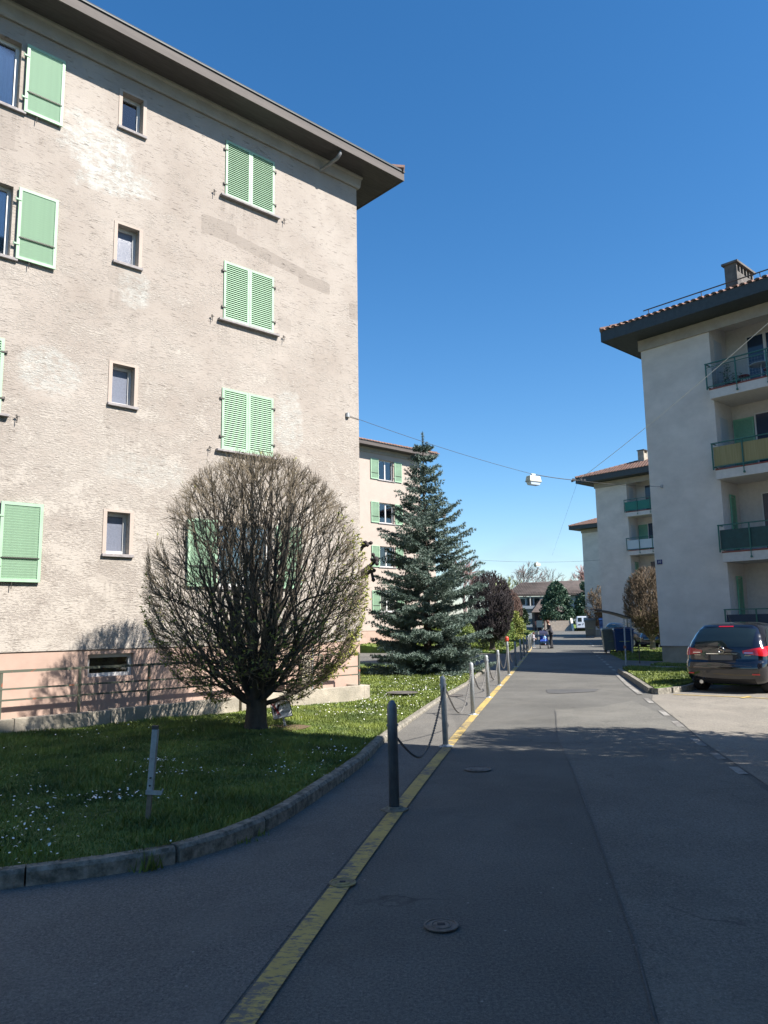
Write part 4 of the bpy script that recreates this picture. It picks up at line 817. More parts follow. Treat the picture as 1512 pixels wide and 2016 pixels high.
def clipped_tree(label, loc, cr, trunk_r, trunk_h, nl, n2, n3, n4, mt, leaves=0, group=None, seed=1, tr=.0035, twigm=M_twig, leafm_=M_bud, leafside=None, barkm=M_bark, skin=0):
    global rng; rng = np.random.default_rng(seed); random.seed(seed)
    t = thing('clipped_tree', label, 'tree', loc, 0, group)
    big, tw = MB(), MB(); tips = []
    # trunk: fluted by the limbs that fuse into it
    mb = MB(); prof = []
    big.tube([(0, 0, -.05), (.0, 0, .08), (.01, 0, trunk_h*.5), (0, 0, trunk_h), (0, 0, trunk_h*1.5)], [trunk_r*1.25, trunk_r*1.02, trunk_r*.95, trunk_r*1.02, trunk_r*.55], 14)
    secs = []
    for i in range(nl):
        az = i*2.399+rng.normal(0, .25); f = (i+.5)/nl; rad = cr.R*.93*math.sqrt(f); 
        # target on the crown skin: steep ones in the centre, flat ones outside
        tz = cr.zt-.05-(cr.zt-cr.zc*.55)*f**1.5
        tgt = np.array([rad*math.cos(az), rad*math.sin(az)*cr.sy, tz]); st = np.array([math.cos(az)*trunk_r*.55, math.sin(az)*trunk_r*.55, trunk_h*(.55+.5*(1-f))])
        d = nrm(tgt-st); ctrl = st+(tgt-st)*.45+np.array([math.cos(az), math.sin(az), -.4])*(.12+.2*f)*(1 if f > .2 else .3)
        L = np.linalg.norm(tgt-st); n = max(6, int(L/.16)); tt = np.linspace(0, 1, n)[:, None]
        P = (1-tt)**2*st+2*tt*(1-tt)*ctrl+tt**2*tgt; P[1:-1] += rng.normal(0, .012, (n-2, 3))
        r0 = trunk_r*(.46-.22*f); rr = r0*(1-.86*np.linspace(0, 1, n)**.8); big.tube(P, rr, 8 if r0 > .04 else 6, False)
        for k in range(n2):
            u = .12+.82*(k+rng.uniform(0, 1))/n2; j = min(n-2, int(u*(n-1))); p = P[j]+(P[j+1]-P[j])*(u*(n-1)-j); d0 = nrm(P[j+1]-P[j])
            a2 = rng.uniform(0, 6.28); o_ = nrm(np.cross(d0, [math.cos(a2), math.sin(a2), .3])); ra = nrm(np.array([p[0], p[1], 0])+1e-6)
            d = nrm(d0*.75+o_*.65+ra*.35+np.array([0, 0, .1])); secs.append((p, d, rr[j]*.5, .35))
    # low flat side shoots straight from the trunk
    for k in range(int(nl*4.0)):
        a = rng.uniform(0, 6.28); z = rng.uniform(.5, 1.0)*trunk_h*1.9; secs.append((np.array([math.cos(a)*trunk_r*.8, math.sin(a)*trunk_r*.8, z]), nrm(np.array([math.cos(a), math.sin(a), rng.uniform(-.08, .5)])), trunk_r*rng.uniform(.045, .09), .08))
    C = Crown((0, 0, 0), cr.R, cr.zb, cr.zc, cr.zt, cr.sy); st3 = []; nodes = []
    for p, d, r, bn in secs:
        r = max(r, tr*2.2); pts, de = grow(big if r > tr*3.2 else tw, C, p, d, 3, r, tr*1.3, .13, bn, 1.1, 5, 1+rng.uniform(-.05, .02))
        m_ = len(pts)
        for k in range(n3):
            j = rng.integers(max(0, m_//5), max(1, m_-1)) if m_ > 2 else 0; d0 = nrm(pts[min(j+1, m_-1)]-pts[j]+1e-9)
            d = nrm(d0*.8+nrm(rng.normal(0, 1, 3))*.62+np.array([0, 0, .16])); st3.append((pts[j], d))
        nodes += [q for q in pts[1:]]
    for p, d in st3:
        pts, de = grow(tw, C, p, d, .95, tr*1.6, tr*.9, .11, .5, 1.5, 3, 1+rng.uniform(-.04, .025)); m_ = len(pts)
        for k in range(n4):
            j = rng.integers(0, m_-1); d0 = nrm(pts[j+1]-pts[j]); d = nrm(d0*.8+nrm(rng.normal(0, 1, 3))*.6+np.array([0, 0, .25])); q = pts[j+1]
            l_ = rng.uniform(.08, .2); e = q+d*l_
            if C.val(e) > 1.045: e = q+d*l_*.4
            mid = (q+e)/2+rng.normal(0, .008, 3); tw.tube([q, mid, e], [tr, tr*.85, tr*.5], 3, False); tips.append((e, d))
    if skin:
        for p, d in st3: nodes.append(p)
        NN = np.array(nodes); k = 0
        while k < skin:
            a = rng.uniform(0, 6.28); u = rng.uniform(-1, 1); hz_ = (cr.zt-cr.zc) if u > 0 else (cr.zc-cr.zb); c_ = math.sqrt(1-u*u); e = np.array([cr.R*c_*math.cos(a), cr.R*c_*math.sin(a)*cr.sy, cr.zc+hz_*u])*np.array([1, 1, 1])
            q = e*np.array([.86, .86, 1])-np.array([0, 0, .22]); dd = np.linalg.norm(NN-q, axis=1); j = int(np.argmin(dd)); k += 1
            if dd[j] > .32: continue
            p = NN[j]; e = p+(e-p)*rng.uniform(.9, 1.02); m = (p+e)/2+rng.normal(0, .02, 3)+nrm(e-p)[[1, 0, 2]]*0; tw.tube([p, m, e], [tr*1.25, tr, tr*.6], 3, False); tips.append((e, nrm(e-p)))
            for _ in range(2): f = m+nrm(nrm(e-p)+rng.normal(0, .45, 3))*rng.uniform(.08, .17); tw.tube([m, f], [tr*.8, tr*.5], 3, False)
    big.build('trunk', barkm, t, True); o = tw.build('twigs', twigm, t); o['kind'] = 'stuff'
    if leaves:
        V = []; rng.shuffle(tips) if False else None; idx = rng.permutation(len(tips)); cnt = 0
        for ii in idx:
            if cnt >= leaves: break
            e, d = tips[ii]
            hh = (e[2]-cr.zb)/(cr.zt-cr.zb); pr = max(0, 1-hh*1.9)+(max(0, (e[0]/cr.R-.55))*2.0*(hh < .72) if leafside else 0)+.01
            if rng.uniform() > pr: continue
            for k in range(3):
                g = nrm(rng.normal(0, 1, 3)+d+np.array([0, 0, -.2])); s_ = np.cross(g, rng.normal(0, 1, 3)); s_ = nrm(s_)*rng.uniform(.008, .014); l_ = rng.uniform(.03, .06)
                V += [e-s_, e+s_, e+g*l_]
            cnt += 1
        o = tris_obj('leaves', V, leafm_, t); o['kind'] = 'stuff'
    return t
clipped_tree('bare clipped egg-shaped tree with dark multi-stemmed trunk in the front lawn', (-2.0, 12.0, .08), Crown((0, 0, 0), 1.73, .30, 2.12, 4.28), .165, .62, 22, 10, 4, 4, None, 6500, None, 3, .0029, leafside=True, skin=3800, twigm=mat('olive_brown_twig', (.21, .17, .115), .9, c2=(.12, .098, .07), nscale=2))
clipped_tree('brown bare clipped tree behind the blue bins beside the grey building', (14.2, 41.5, .06), Crown((0, 0, 0), 1.42, .7, 2.5, 4.45), .15, .8, 14, 9, 7, 5, None, 700, None, 5, .009, M_twigb, barkm=mat('pale_bark', (.20, .16, .11), .9, noise=.3))
clipped_tree('narrow brown clipped tree against the second grey building', (22.6, 81, .06), Crown((0, 0, 0), 1.75, .8, 2.9, 5.3), .15, .9, 12, 8, 6, 4, None, 0, None, 6, .016, M_twigb, barkm=MC['pale_bark'])
clipped_tree('dark purple-brown clipped tree just right of the blue spruce', (5.9, 43.3, .2), Crown((0, 0, 0), 1.3, .3, 2.4, 4.35), .15, .5, 16, 9, 7, 5, None, 0, None, 7, .011, M_twigd)
clipped_tree('reddish brown clipped tree behind the dark one on the left bank', (9.0, 58, .5), Crown((0, 0, 0), 1.25, .2, 2.0, 3.7), .15, .5, 14, 9, 7, 5, None, 0, None, 8, .014, mat('reddish_twig', (.13, .08, .065), .9, noise=.3))
# clipped trees outside the frame on the right: they cast the twig shadow across the road
for i, (x, y, h) in enumerate(((7.2, 8.4, 6.5), (9.9, 7.2, 6.2), (12.5, 6.0, 6.2))):
    clipped_tree('bare clipped tree outside the picture beside the parking lot', (x, y, 0), Crown((0, 0, 0), 1.7, 1.4, 4.2, h), .15, .9, 18, 11, 8, 5, None, 0, 'clipped trees outside the frame', 11+i, .011)
# spruce
def spruce(loc, H_, Rb, seed=4):
    global rng; rng = np.random.default_rng(seed)
    t = thing('blue_spruce', 'tall blue-green spruce with skirts touching the lawn beside the cream building', 'tree', loc)
    MB().tube([(0, 0, 0), (.02, 0, H_*.3), (0, .02, H_*.7), (0, 0, H_)], [.15, .11, .05, .012], 9).build('trunk', M_sprb, t)
    br = MB(); V = []
    def tuft(p, d, n, ln, wd):
        g = rng.normal(0, 1, (n, 3)); g = g-(g@d)[:, None]*d*.5+d*1.0; g[:, 2] += .12; g /= np.linalg.norm(g, axis=1)[:, None]
        s = np.cross(g, rng.normal(0, 1, (n, 3))); s /= np.linalg.norm(s, axis=1)[:, None]; L = ln*rng.uniform(.6, 1.2, n)[:, None]
        b = p+rng.normal(0, .012, (n, 3)); V.append(np.stack([b-s*wd, b+s*wd, b+g*L], 1).reshape(-1, 3))
    z = .12; lev = 0
    while z < H_-.12:
        f = z/H_; L0 = float(np.interp(z, [0, 1, 2.5, 4.4, 5.3, 6.3, 7.0, 7.8], [1.95, 2.0, 1.85, 1.5, .92, .52, .30, .06])); nb = int(11-5*f)
        for k in range(nb):
            az = k*6.283/nb+lev*1.3+rng.normal(0, .18); L = L0*(rng.uniform(.5, .85) if rng.uniform() < .55 else rng.uniform(.85, 1.04))
            if rng.uniform() < .10 and f > .45: L *= 1.3
            tilt = (-.30+.75*f)+rng.normal(0, .07); dirh = np.array([math.cos(az), math.sin(az), 0]); n = max(5, int(L/.13)); P = []
            for j in range(n+1):
                u = j/n; P.append(np.array([0, 0, z])+dirh*L*u+np.array([0, 0, 1])*(L*(tilt*u+.26*u*u*(1-f*.3))))
            P = np.array(P); P[:, 2] = np.maximum(P[:, 2], .06)
            br.tube(P, np.linspace(.018*(1-f)+.008, .004, n+1), 4, False); side = np.array([-dirh[1], dirh[0], 0])
            for j in range(1, n+1):
                u = j/n; d0 = nrm(P[j]-P[j-1]); tuft(P[j], d0, 16, .085, .012)
                if u < .18: continue
                bl = (.17+.40*(1-u)*L*.55+.05)*rng.uniform(.7, 1.2); bl = min(bl, .55)
                for s_ in (-1, 1):
                    d1 = nrm(d0*.75+side*s_*.8+np.array([0, 0, -.10+rng.normal(0, .12)])); m_ = max(2, int(bl/.075))
                    for q in range(1, m_+1):
                        pp_ = P[j]+d1*bl*q/m_+np.array([0, 0, -.03*(q/m_)**2]); tuft(pp_, d1, 15, .085, .0125)
                        if q == 2 and bl > .3:
                            for s3 in (-1, 1):
                                d2 = nrm(d1+side*s3*.5+d0*s3*-.4+np.array([0, 0, -.2])); 
                                for q3 in (1, 2): tuft(pp_+d2*.07*q3, d2, 9, .075, .012)
        z += (.21+.13*f)*rng.uniform(.7, 1.4); lev += 1
    for q in np.arange(H_-.35, H_+.18, .045): tuft(np.array([0, 0, q]), np.array([0, 0, 1.]), 18, .08, .008)
    br.build('branches', M_sprb, t)['kind'] = 'stuff'
    o = tris_obj('needles', np.concatenate(V), M_spr, t); o['kind'] = 'stuff'; print('spruce tris', sum(len(v) for v in V)//3)
    return t
spruce((1.35, 25.4, .02), 7.85, 2.05)
# leafy masses: shrubs and far evergreens
def bushy(name, label, loc, shape, n, size, m, trunk=None, cat='shrub', clumps=40, seed=2, kindname='foliage'):
    global rng; rng = np.random.default_rng(seed); t = thing(name, label, cat, loc); V = []
    rx, ry, z0, z1, pw = shape; cs = []
    for k in range(clumps):
        u = rng.uniform(0, 1)**.8; a = rng.uniform(0, 6.28); prof = (1-u)**pw*(min(1, (u+.12)*4) if pw < 1 else 1); r_ = rng.uniform(.55, 1)**.5*prof
        cs.append(np.array([rx*r_*math.cos(a), ry*r_*math.sin(a), z0+(z1-z0)*u]))
    cs = np.array(cs); cr = ((z1-z0)*.11+.25*rx*.4)*(.6 if clumps > 100 else 1)
    id_ = rng.integers(0, clumps, n); g = rng.normal(0, 1, (n, 3)); g /= np.linalg.norm(g, axis=1)[:, None]; P = cs[id_]+g*cr*rng.uniform(.5, 1, (n, 1))**.5*np.array([1, 1, .75])
    d = nrm(g); e = rng.normal(0, 1, (n, 3))+g; e /= np.linalg.norm(e, axis=1)[:, None]; s = np.cross(e, rng.normal(0, 1, (n, 3))); s /= np.linalg.norm(s, axis=1)[:, None]
    w_ = size*rng.uniform(.6, 1.3, (n, 1)); V = np.stack([P-s*w_*.4, P+s*w_*.4, P+e*w_], 1).reshape(-1, 3); V[:, 2] = np.maximum(V[:, 2], .02)
    MB().tube([(0, 0, 0), (0, 0, z0+(z1-z0)*.8)], [trunk or .05, .02], 7).build('trunk', M_bark, t)
    o = tris_obj('foliage', V, m, t); o['kind'] = 'stuff'; return t
M_box = leafm('boxwood_leaves', (.05, .11, .012), (.15, .23, .03), scale=1.5); M_eve = leafm('dark_evergreen', (.02, .05, .03), (.07, .13, .075), scale=.8); M_yg = leafm('yellow_green_leaves', (.13, .17, .03), (.26, .28, .06), scale=1.5); M_dg = leafm('dark_hedge_leaves', (.015, .035, .015), (.04, .07, .025), scale=1.5)
bushy('conical_shrub', 'bright green conical boxwood beside the dark clipped tree', (7.05, 46.4, .25), (.75, .75, .0, 2.0, .55), 7000, .06, M_box, seed=3, clumps=60)
bushy('hedge_shrub', 'dark green square-cut shrub under the dark clipped tree', (6.1, 45.2, .2), (.7, .7, .0, 1.9, .2), 6000, .07, M_dg, seed=4, clumps=60)
bushy('shrub', 'loose yellow-green shrub behind the conical boxwood', (8.9, 54.5, .4), (.9, .9, .0, 1.9, .4), 5000, .09, M_yg, seed=5)
bushy('pine_tree', 'dark green pine in front of the brown roofed house', (32.4, 146, 1.2), (3.6, 2.6, .8, 7.6, .62), 15000, .34, M_eve, .18, 'tree', 150, 16)
bushy('pine_tree', 'dark evergreen squeezed against the third grey building', (38.2, 146, .8), (2.2, 2.2, .8, 8.0, .62), 9000, .36, M_eve, .15, 'tree', 50, 7)
bushy('shrub', 'dark evergreen shrub left of the stairs under the porch roof', (20.2, 118, 1.2), (1.6, 1.6, .0, 2.6, .4), 8000, .26, M_dg, .1, 'shrub', 50, 8)
bushy('shrub', 'low reddish shrub at the head of the stairs', (31.5, 151, 2.1), (2.2, 1.0, .0, 1.2, .3), 2500, .2, mat('red_leaf', (.11, .05, .035), .7, noise=.3), .05, 'shrub', 20, 9)
def bare_tree(name, label, loc, H_, spread, m, seed, r0=.25, depth=6, cat='tree', tipw=.02):
    global rng; rng = np.random.default_rng(seed); t = thing(name, label, cat, loc); mb = MB()
    def rec(p, d, L, r, k):
        n = 4; pts = [p]
        for i in range(n): d = nrm(d+rng.normal(0, .13, 3)+np.array([0, 0, .05])); pts.append(pts[-1]+d*L/n)
        mb.tube(pts, np.linspace(r, r*.66, n+1), 5 if k < 2 else 3, False)
        if k >= depth: return
        for j in range(3 if k < depth-1 else 4):
            o_ = nrm(rng.normal(0, 1, 3)); dd = nrm(d+o_*spread*rng.uniform(.5, 1.1)); rec(pts[-1 if j < 2 else rng.integers(2, n)], dd, L*rng.uniform(.62, .86), max(r*.58, tipw), k+1)
    rec(np.array([0, 0, 0.]), np.array([0, 0, 1.]), H_*.27, r0, 0)
    o = mb.build('branches', m, t); return t
M_far = mat('far_bare_wood', (.17, .145, .14), .9); M_farp = mat('far_pinkish_twig', (.30, .18, .17), .9); M_fary = mat('far_budding_twig', (.30, .32, .15), .9)
bare_tree('bare_tree', 'large bare spreading tree standing behind the brown roofed house', (32.6, 186, 0), 20, .62, M_far, 21, .42, 6, tipw=.045)
bare_tree('bare_tree', 'bare brownish tree top showing right of the spruce tip skirts', (19.5, 180, 0), 18, .6, M_farp, 22, .35, 6, tipw=.045)
bare_tree('budding_tree', 'pale green budding tree left of the large bare tree', (27.2, 172, 0), 14, .5, M_fary, 23, .3, 6, tipw=.045)
bare_tree('budding_tree', 'pinkish budding tree beside the third grey building roofline', (46.8, 186, 0), 17, .5, M_farp, 24, .3, 6, tipw=.05)
# pollarded plane tree behind the building corner
pt = thing('pollarded_tree', 'knobbly pollarded tree whose fists show between the building corner and the spruce', 'tree', (-2.2, 27.5, 0))
mb = MB(); mb.tube([(0, 0, 0), (0, 0, 1.4), (.05, 0, 2.6)], [.2, .17, .15], 9)
for k, (a, l_, z_, kn) in enumerate(((0.0, 1.9, 3.9, 1), (.25, 1.5, 4.5, 1), (-.2, 1.75, 3.5, 1), (2.2, 1.4, 4.2, 0), (3.6, 1.3, 4.0, 0), (4.8, 1.2, 4.2, 0))):
    e = np.array([l_*math.cos(a), l_*math.sin(a), z_]); P = [np.array([.05, 0, 2.5]), np.array([l_*.4*math.cos(a), l_*.4*math.sin(a), 3.0]), e*.85+np.array([0, 0, .35]), e]
    mb.tube(P, [.12, .09, .07, .06], 7); mb.lathe([(.02, e[2]-.1), (.09, e[2]-.06), (.12, e[2]+.02), (.08, e[2]+.1), (.02, e[2]+.14)], e[0], e[1], 8)
    for j in range(3):
        f = e+rng.normal(0, .17, 3); mb.tube([e, f], [.05, .06], 5); mb.lathe([(.01, f[2]-.07), (.065, f[2]-.03), (.075, f[2]+.03), (.01, f[2]+.08)], f[0], f[1], 7)
mb.build('trunk', M_twigd, pt, True)
# ------------------------------------------------------------------ wires and lamps
Pl = C_L+Uv*-.36+Vv*-.02+Vector((0, 0, 6.41)); Pr = C_R+Uv*-.02+Vv*-.47+Vector((0, 0, 6.48)); lampP = Vector((4.42, 22.25, 5.93)); jun = Vector((6.16, 23.9, 6.03))
def sagline(a, b, s, n=12): return [a.lerp(b, t)-Vector((0, 0, s*4*t*(1-t))) for t in np.linspace(0, 1, n)]
M_wire = mat('dark_cable', (.06, .06, .065), .6); M_wirew = mat('pale_cable', (.6, .6, .58), .6)
sc = thing('span_cable', 'dark cable carrying the street lamp between the cream building and the grey one', 'cable', Pl)
def rel(P, o): return [p-o for p in P]
MB().tube(rel(sagline(Pl, lampP, .07), Pl), .006, 5).build('cable', M_wire, sc)
MB().tube(rel(sagline(lampP, jun, .02), Pl), .012, 5).tube(rel(sagline(jun, Pr, .05), Pl), .006, 5).build('cable', M_wire, sc)
for P_ in (Pl, Pr): MB().tube([(0, 0, .05), (.0, 0, -.05)], .05, 8).xf(Matrix.Translation(P_-Pl)).build('wall_anchor', M_galv, sc)
for k in range(6):
    mb = MB(); q = jun+Vector((random.uniform(-.25, .25), random.uniform(-.2, .2), random.uniform(-.03, .03)))-Pl; mb.box(q.x-.03, q.x+.03, q.y-.02, q.y+.02, q.z-.03, q.z+.03); mb.build('insulator', M_wire, sc)
fa = Vector((9.7, 5.2, 9.9))
wc = tag(MB().tube(sagline(jun, fa, .35, 20), .007, 5).build('feeder_cable', M_wirew), 'pale cable rising from the junction to the upper right corner', 'cable')
def lamp(loc, rz, sc_=1., label=''):
    t = thing('hanging_street_lamp', label, 'street lamp', loc, rz, 'street lamps hung on cables')
    hs = MB().add([(-.23, -.11, -.22), (.23, -.11, -.22), (.23, .11, -.22), (-.23, .11, -.22), (-.2, -.085, -.06), (.2, -.085, -.06), (.2, .085, -.06), (-.2, .085, -.06)], [(0, 3, 2, 1), (4, 5, 6, 7), (0, 1, 5, 4), (1, 2, 6, 5), (2, 3, 7, 6), (3, 0, 4, 7)]).build('housing', mat('cream_lamp_housing', (.62, .60, .46), .5), t, bevel=.012)
    MB().box(-.235, .235, -.115, .115, -.235, -.221).build('rim', M_galv, t)
    MB().add([(-.17, -.08, -.33), (.17, -.08, -.33), (.17, .08, -.33), (-.17, .08, -.33), (-.21, -.1, -.236), (.21, -.1, -.236), (.21, .1, -.236), (-.21, .1, -.236)], [(0, 3, 2, 1), (0, 1, 5, 4), (1, 2, 6, 5), (2, 3, 7, 6), (3, 0, 4, 7)]).build('diffuser', mat('lamp_glass', (.50, .60, .72), .15), t, bevel=.01)
    MB().box(-.07, .07, -.02, .02, -.06, .0).tube([(-.09, 0, 0), (.09, 0, 0)], .02).build('hanger', M_galv, t)
    t.scale = (sc_,)*3; return t
lamp(lampP, R(43-10), 1.0, 'nearer boxy street lamp hanging from the cable over the road')
P2a, P2b = Vector((3.3, 49.2, 5.9)), Vector((16.3, 58.0, 6.2)); l2 = P2a.lerp(P2b, .575)
lamp(l2-Vector((0, 0, .25)), R(40), 1.1, 'farther small street lamp hanging low near the horizon')
c2 = tag(MB().tube(sagline(P2a, P2b, .25, 14), .008, 4).build('span_cable', M_wire), 'thin far cable with the distant street lamp', 'cable')
tag(MB().tube([jun, l2+Vector((1.2, .6, .2))], .003, 4).build('thin_cable', M_wire), 'thin cable dropping from the junction towards the farther lamp', 'cable')
# ------------------------------------------------------------------ bins, shelters
M_blue = mat('blue_plastic', (.007, .035, .13), .35, noise=.1); M_gg = mat('grey_green_plastic', (.13, .14, .125), .4, noise=.1)
def wbin(loc, rz, m, label, w_=1.0, d=1.0, h=1.22):
    t = thing('waste_container', label, 'waste bin', loc, rz, 'wheeled waste containers')
    b = .86; a = .15
    MB().add([(-w_/2*b, -d/2*b, a), (w_/2*b, -d/2*b, a), (w_/2*b, d/2*b, a), (-w_/2*b, d/2*b, a), (-w_/2, -d/2, h*.88), (w_/2, -d/2, h*.88), (w_/2, d/2, h*.88), (-w_/2, d/2, h*.88)], [(0, 3, 2, 1), (4, 5, 6, 7), (0, 1, 5, 4), (1, 2, 6, 5), (2, 3, 7, 6), (3, 0, 4, 7)]).build('tub', m, t, bevel=.03)
    MB().add([(-w_/2-.03, -d/2-.03, h*.88+.002), (w_/2+.03, -d/2-.03, h*.88+.002), (w_/2+.03, d/2+.03, h*.88+.002), (-w_/2-.03, d/2+.03, h*.88+.002), (-w_/2, -d/2+.02, h*.94), (w_/2, -d/2+.02, h*.94), (w_/2-.02, d/2-.1, h), (-w_/2+.02, d/2-.1, h)], [(0, 3, 2, 1), (4, 5, 6, 7), (0, 1, 5, 4), (1, 2, 6, 5), (2, 3, 7, 6), (3, 0, 4, 7)]).build('lid', m, t, bevel=.02)
    for sx in (-1, 1):
        for sy in (-1, 1): MB().tube([(sx*w_*.36-.03, sy*d*.34, .09), (sx*w_*.36+.03, sy*d*.34, .09)], .088, 12).build('wheel', M_iron, t)
    MB().tube([(-w_*.3, -d/2-.05, h*.8), (w_*.3, -d/2-.05, h*.8)], .018).build('handle', m, t)
    MB().box(-w_*.26, w_*.26, -d/2*.94-.012, -d/2*.94-.004, h*.46, h*.49).build('sticker', mat('olive_label', (.2, .25, .12), .6), t)
    return t
wbin((11.6, 38.0, .03), R(-12), M_blue, 'blue wheeled waste container under the near shelter', .92, .95, 1.27)
wbin((11.45, 39.3, .03), R(-12), M_gg, 'grey-green waste container left of the near blue one', 1.05, 1.3, 1.25)
wbin((21.6, 76.5, .03), R(-14), M_blue, 'blue waste container under the farther shelter', 1.1, 1.0, 1.95)
wbin((20.6, 78.2, .03), R(-14), M_gg, 'grey waste container beside the farther blue one', 1.1, 1.2, 1.9)
def shelter(label, loc, rz, w_, h0, h1, ln):
    t = thing('bin_shelter', label, 'shelter', loc, rz, 'curved roofs over the waste containers')
    n = 8; P = []
    for i in range(n+1):
        u = i/n; P.append((-w_*u, h0+(h1-h0)*(1-(1-u)**1.6)-(.06*max(0, u-.85)*8 if u > .85 else 0)))
    mb = MB(); vs = [(x, y, z+dz) for dz in (0, .05) for x, z in P for y in (0, ln)]; k = 2*(n+1)
    fs = [(2*i, 2*i+2, 2*i+3, 2*i+1) for i in range(n)]+[(k+2*i, k+2*i+1, k+2*i+3, k+2*i+2) for i in range(n)]+[(2*i, k+2*i, k+2*i+2, 2*i+2) for i in range(n)]+[(2*i+1, 2*i+3, k+2*i+3, k+2*i+1) for i in range(n)]+[(0, 1, k+1, k), (2*n, k+2*n, k+2*n+1, 2*n+1)]
    mb.add(vs, fs).build('canopy', mat('dark_canopy', (.03, .035, .045), .5), t)
    for y in (.04, ln*.5, ln-.04): MB().box(-.03, .03, y-.03, y+.03, -.02, h0).build('post', M_galv, t); MB().box(-w_*.95, 0, y-.02, y+.02, h0-.04, h0-.002).build('arm', M_galv, t) if False else None
    return t
shelter('dark curved canopy on grey posts over the near blue container', (11.75, 37.2, .0), R(-12), 1.55, 1.72, 2.12, 3.4)
shelter('smaller looking dark canopy over the farther blue container', (22.7, 75.8, .0), R(-14), 2.6, 2.35, 2.85, 4.0)
tp = thing('sign_post', 'thin grey post on the path in front of the near waste shelter', 'post', (8.66, 28.25, 0)); MB().tube([(0, 0, 0), (.02, 0, 1.68)], .028, 8).build('tube', M_galv, tp); MB().box(-.035, .035, -.035, .035, .62, .72).build('band', mat('rusty_band', (.25, .08, .04), .7), tp)
tp = thing('garden_rail', 'low dark iron hoop rail beside the grey building corner', 'railing', (9.6, 29.6, .0), R(-10)); MB().tube([(0, 0, 0), (0, 0, .75)], .02).build('post', M_iron, tp); MB().tube([(0, 0, .74), (.7, 1.2, .74)], .018).build('rail', M_iron, tp)
# ------------------------------------------------------------------ black car
M_car = mat('black_car_paint', (.006, .007, .012), .12, 0, coat=1.0); M_cg = mat('car_glass', (.012, .02, .022), .04, spec=.8); M_trim = mat('black_plastic', (.012, .012, .013), .5); M_chr = mat('chrome', (.75, .75, .75), .12, 1.0); M_lens = mat('red_tail_lens', (.45, .01, .015), .12, coat=.8); M_tyre = mat('tyre_rubber', (.015, .015, .016), .85); M_rim = mat('alloy_rim', (.4, .41, .43), .3, .8)
def interp(z, tab):
    for (z0, *a), (z1, *b) in zip(tab, tab[1:]):
        if z <= z1: 
            t = max(0, (z-z0)/(z1-z0)); t = t*t*(3-2*t)*.35+t*.65; return [p+(q-p)*t for p, q in zip(a, b)]
    return list(tab[-1][1:])
# z, rear x, front x, half width, corner exponent
CARP = [(.20, .16, 3.95, .78), (.28, .06, 4.10, .845), (.40, .02, 4.18, .87), (.55, .00, 4.20, .885), (.66, .03, 4.16, .89), (.72, .085, 4.08, .89), (.86, .10, 3.95, .885), (.95, .115, 3.65, .87), (1.02, .15, 3.25, .845), (1.10, .19, 3.02, .815), (1.25, .30, 2.66, .765), (1.38, .41, 2.34, .70), (1.46, .50, 2.10, .645), (1.505, .60, 1.90, .56), (1.53, .86, 1.7, .40), (1.54, 1.1, 1.5, .2)]
def car_pt(s, z, off=0.):
    """s in [-1,1] sweeps the plan outline: 0 rear centre, +-.25 rear corner start, +-.35..+-.65 flanks, +-1 front centre (x forward, y left)"""
    xr, xf, hw = interp(z, CARP); xr -= off; xf += off; hw += off; t = abs(s); sg = -1 if s > 0 else 1
    ry = min(.22, hw*.6); rx = min(.34, (xf-xr)*.3); h2 = math.pi/2; fx, fy = rx*1.9, ry*1.7; fy = min(fy, hw*.8)
    if t <= .25: x, y = xr, (hw-ry)*t/.25
    elif t <= .35: a = (t-.25)/.1*h2; x, y = xr+rx*(1-math.cos(a)), hw-ry+ry*math.sin(a)
    elif t <= .65: x, y = xr+rx+(xf-fx-xr-rx)*(t-.35)/.3, hw
    elif t <= .75: a = (t-.65)/.1*h2; x, y = xf-fx+fx*math.sin(a), hw-fy+fy*math.cos(a)
    else: x, y = xf, (hw-fy)*(1-t)/.25
    x += .10*(y/hw)**2*(1 if t < .35 else 0 if t < .65 else 0)*(1-max(0, t-.25)/.1 if t < .35 else 0)
    return (x, sg*y, z)
def rear_s(y, z):
    """outline parameter on the tail at lateral position y"""
    hw = interp(z, CARP)[2]; ry = min(.22, hw*.6); q = abs(y)
    t = .25*q/(hw-ry) if q <= hw-ry else .25+.1*math.asin(min(1, (q-hw+ry)/ry))/(math.pi/2)
    return -math.copysign(t, y)
def car_patch(nm, m, y0, y1, zlo, zhi, parent, off=.006, n=16, k=8, smooth=True):
    """patch on the tail between lateral y0>y1, zlo(y), zhi(y)"""
    mb = MB(); vs = []
    for i in range(n+1):
        y = y0+(y1-y0)*i/n; a = zlo(y) if callable(zlo) else zlo; b = zhi(y) if callable(zhi) else zhi
        for j in range(k+1):
            z = a+(b-a)*j/k; vs.append(car_pt(rear_s(y, z), z, off))
    mb.add(vs, [(i*(k+1)+j, (i+1)*(k+1)+j, (i+1)*(k+1)+j+1, i*(k+1)+j+1) for i in range(n) for j in range(k)]); return mb.build(nm, m, parent, smooth)
def s_patch(nm, m, s0, s1, zlo, zhi, parent, off=.006, n=16, k=8):
    mb = MB(); vs = []
    for i in range(n+1):
        s = s0+(s1-s0)*i/n; u = i/n; a = zlo(u) if callable(zlo) else zlo; b = zhi(u) if callable(zhi) else zhi
        for j in range(k+1): z = a+(b-a)*j/k; vs.append(car_pt(s, z, off))
    mb.add(vs, [(i*(k+1)+j, (i+1)*(k+1)+j, (i+1)*(k+1)+j+1, i*(k+1)+j+1) for i in range(n) for j in range(k)]); return mb.build(nm, m, parent, True)
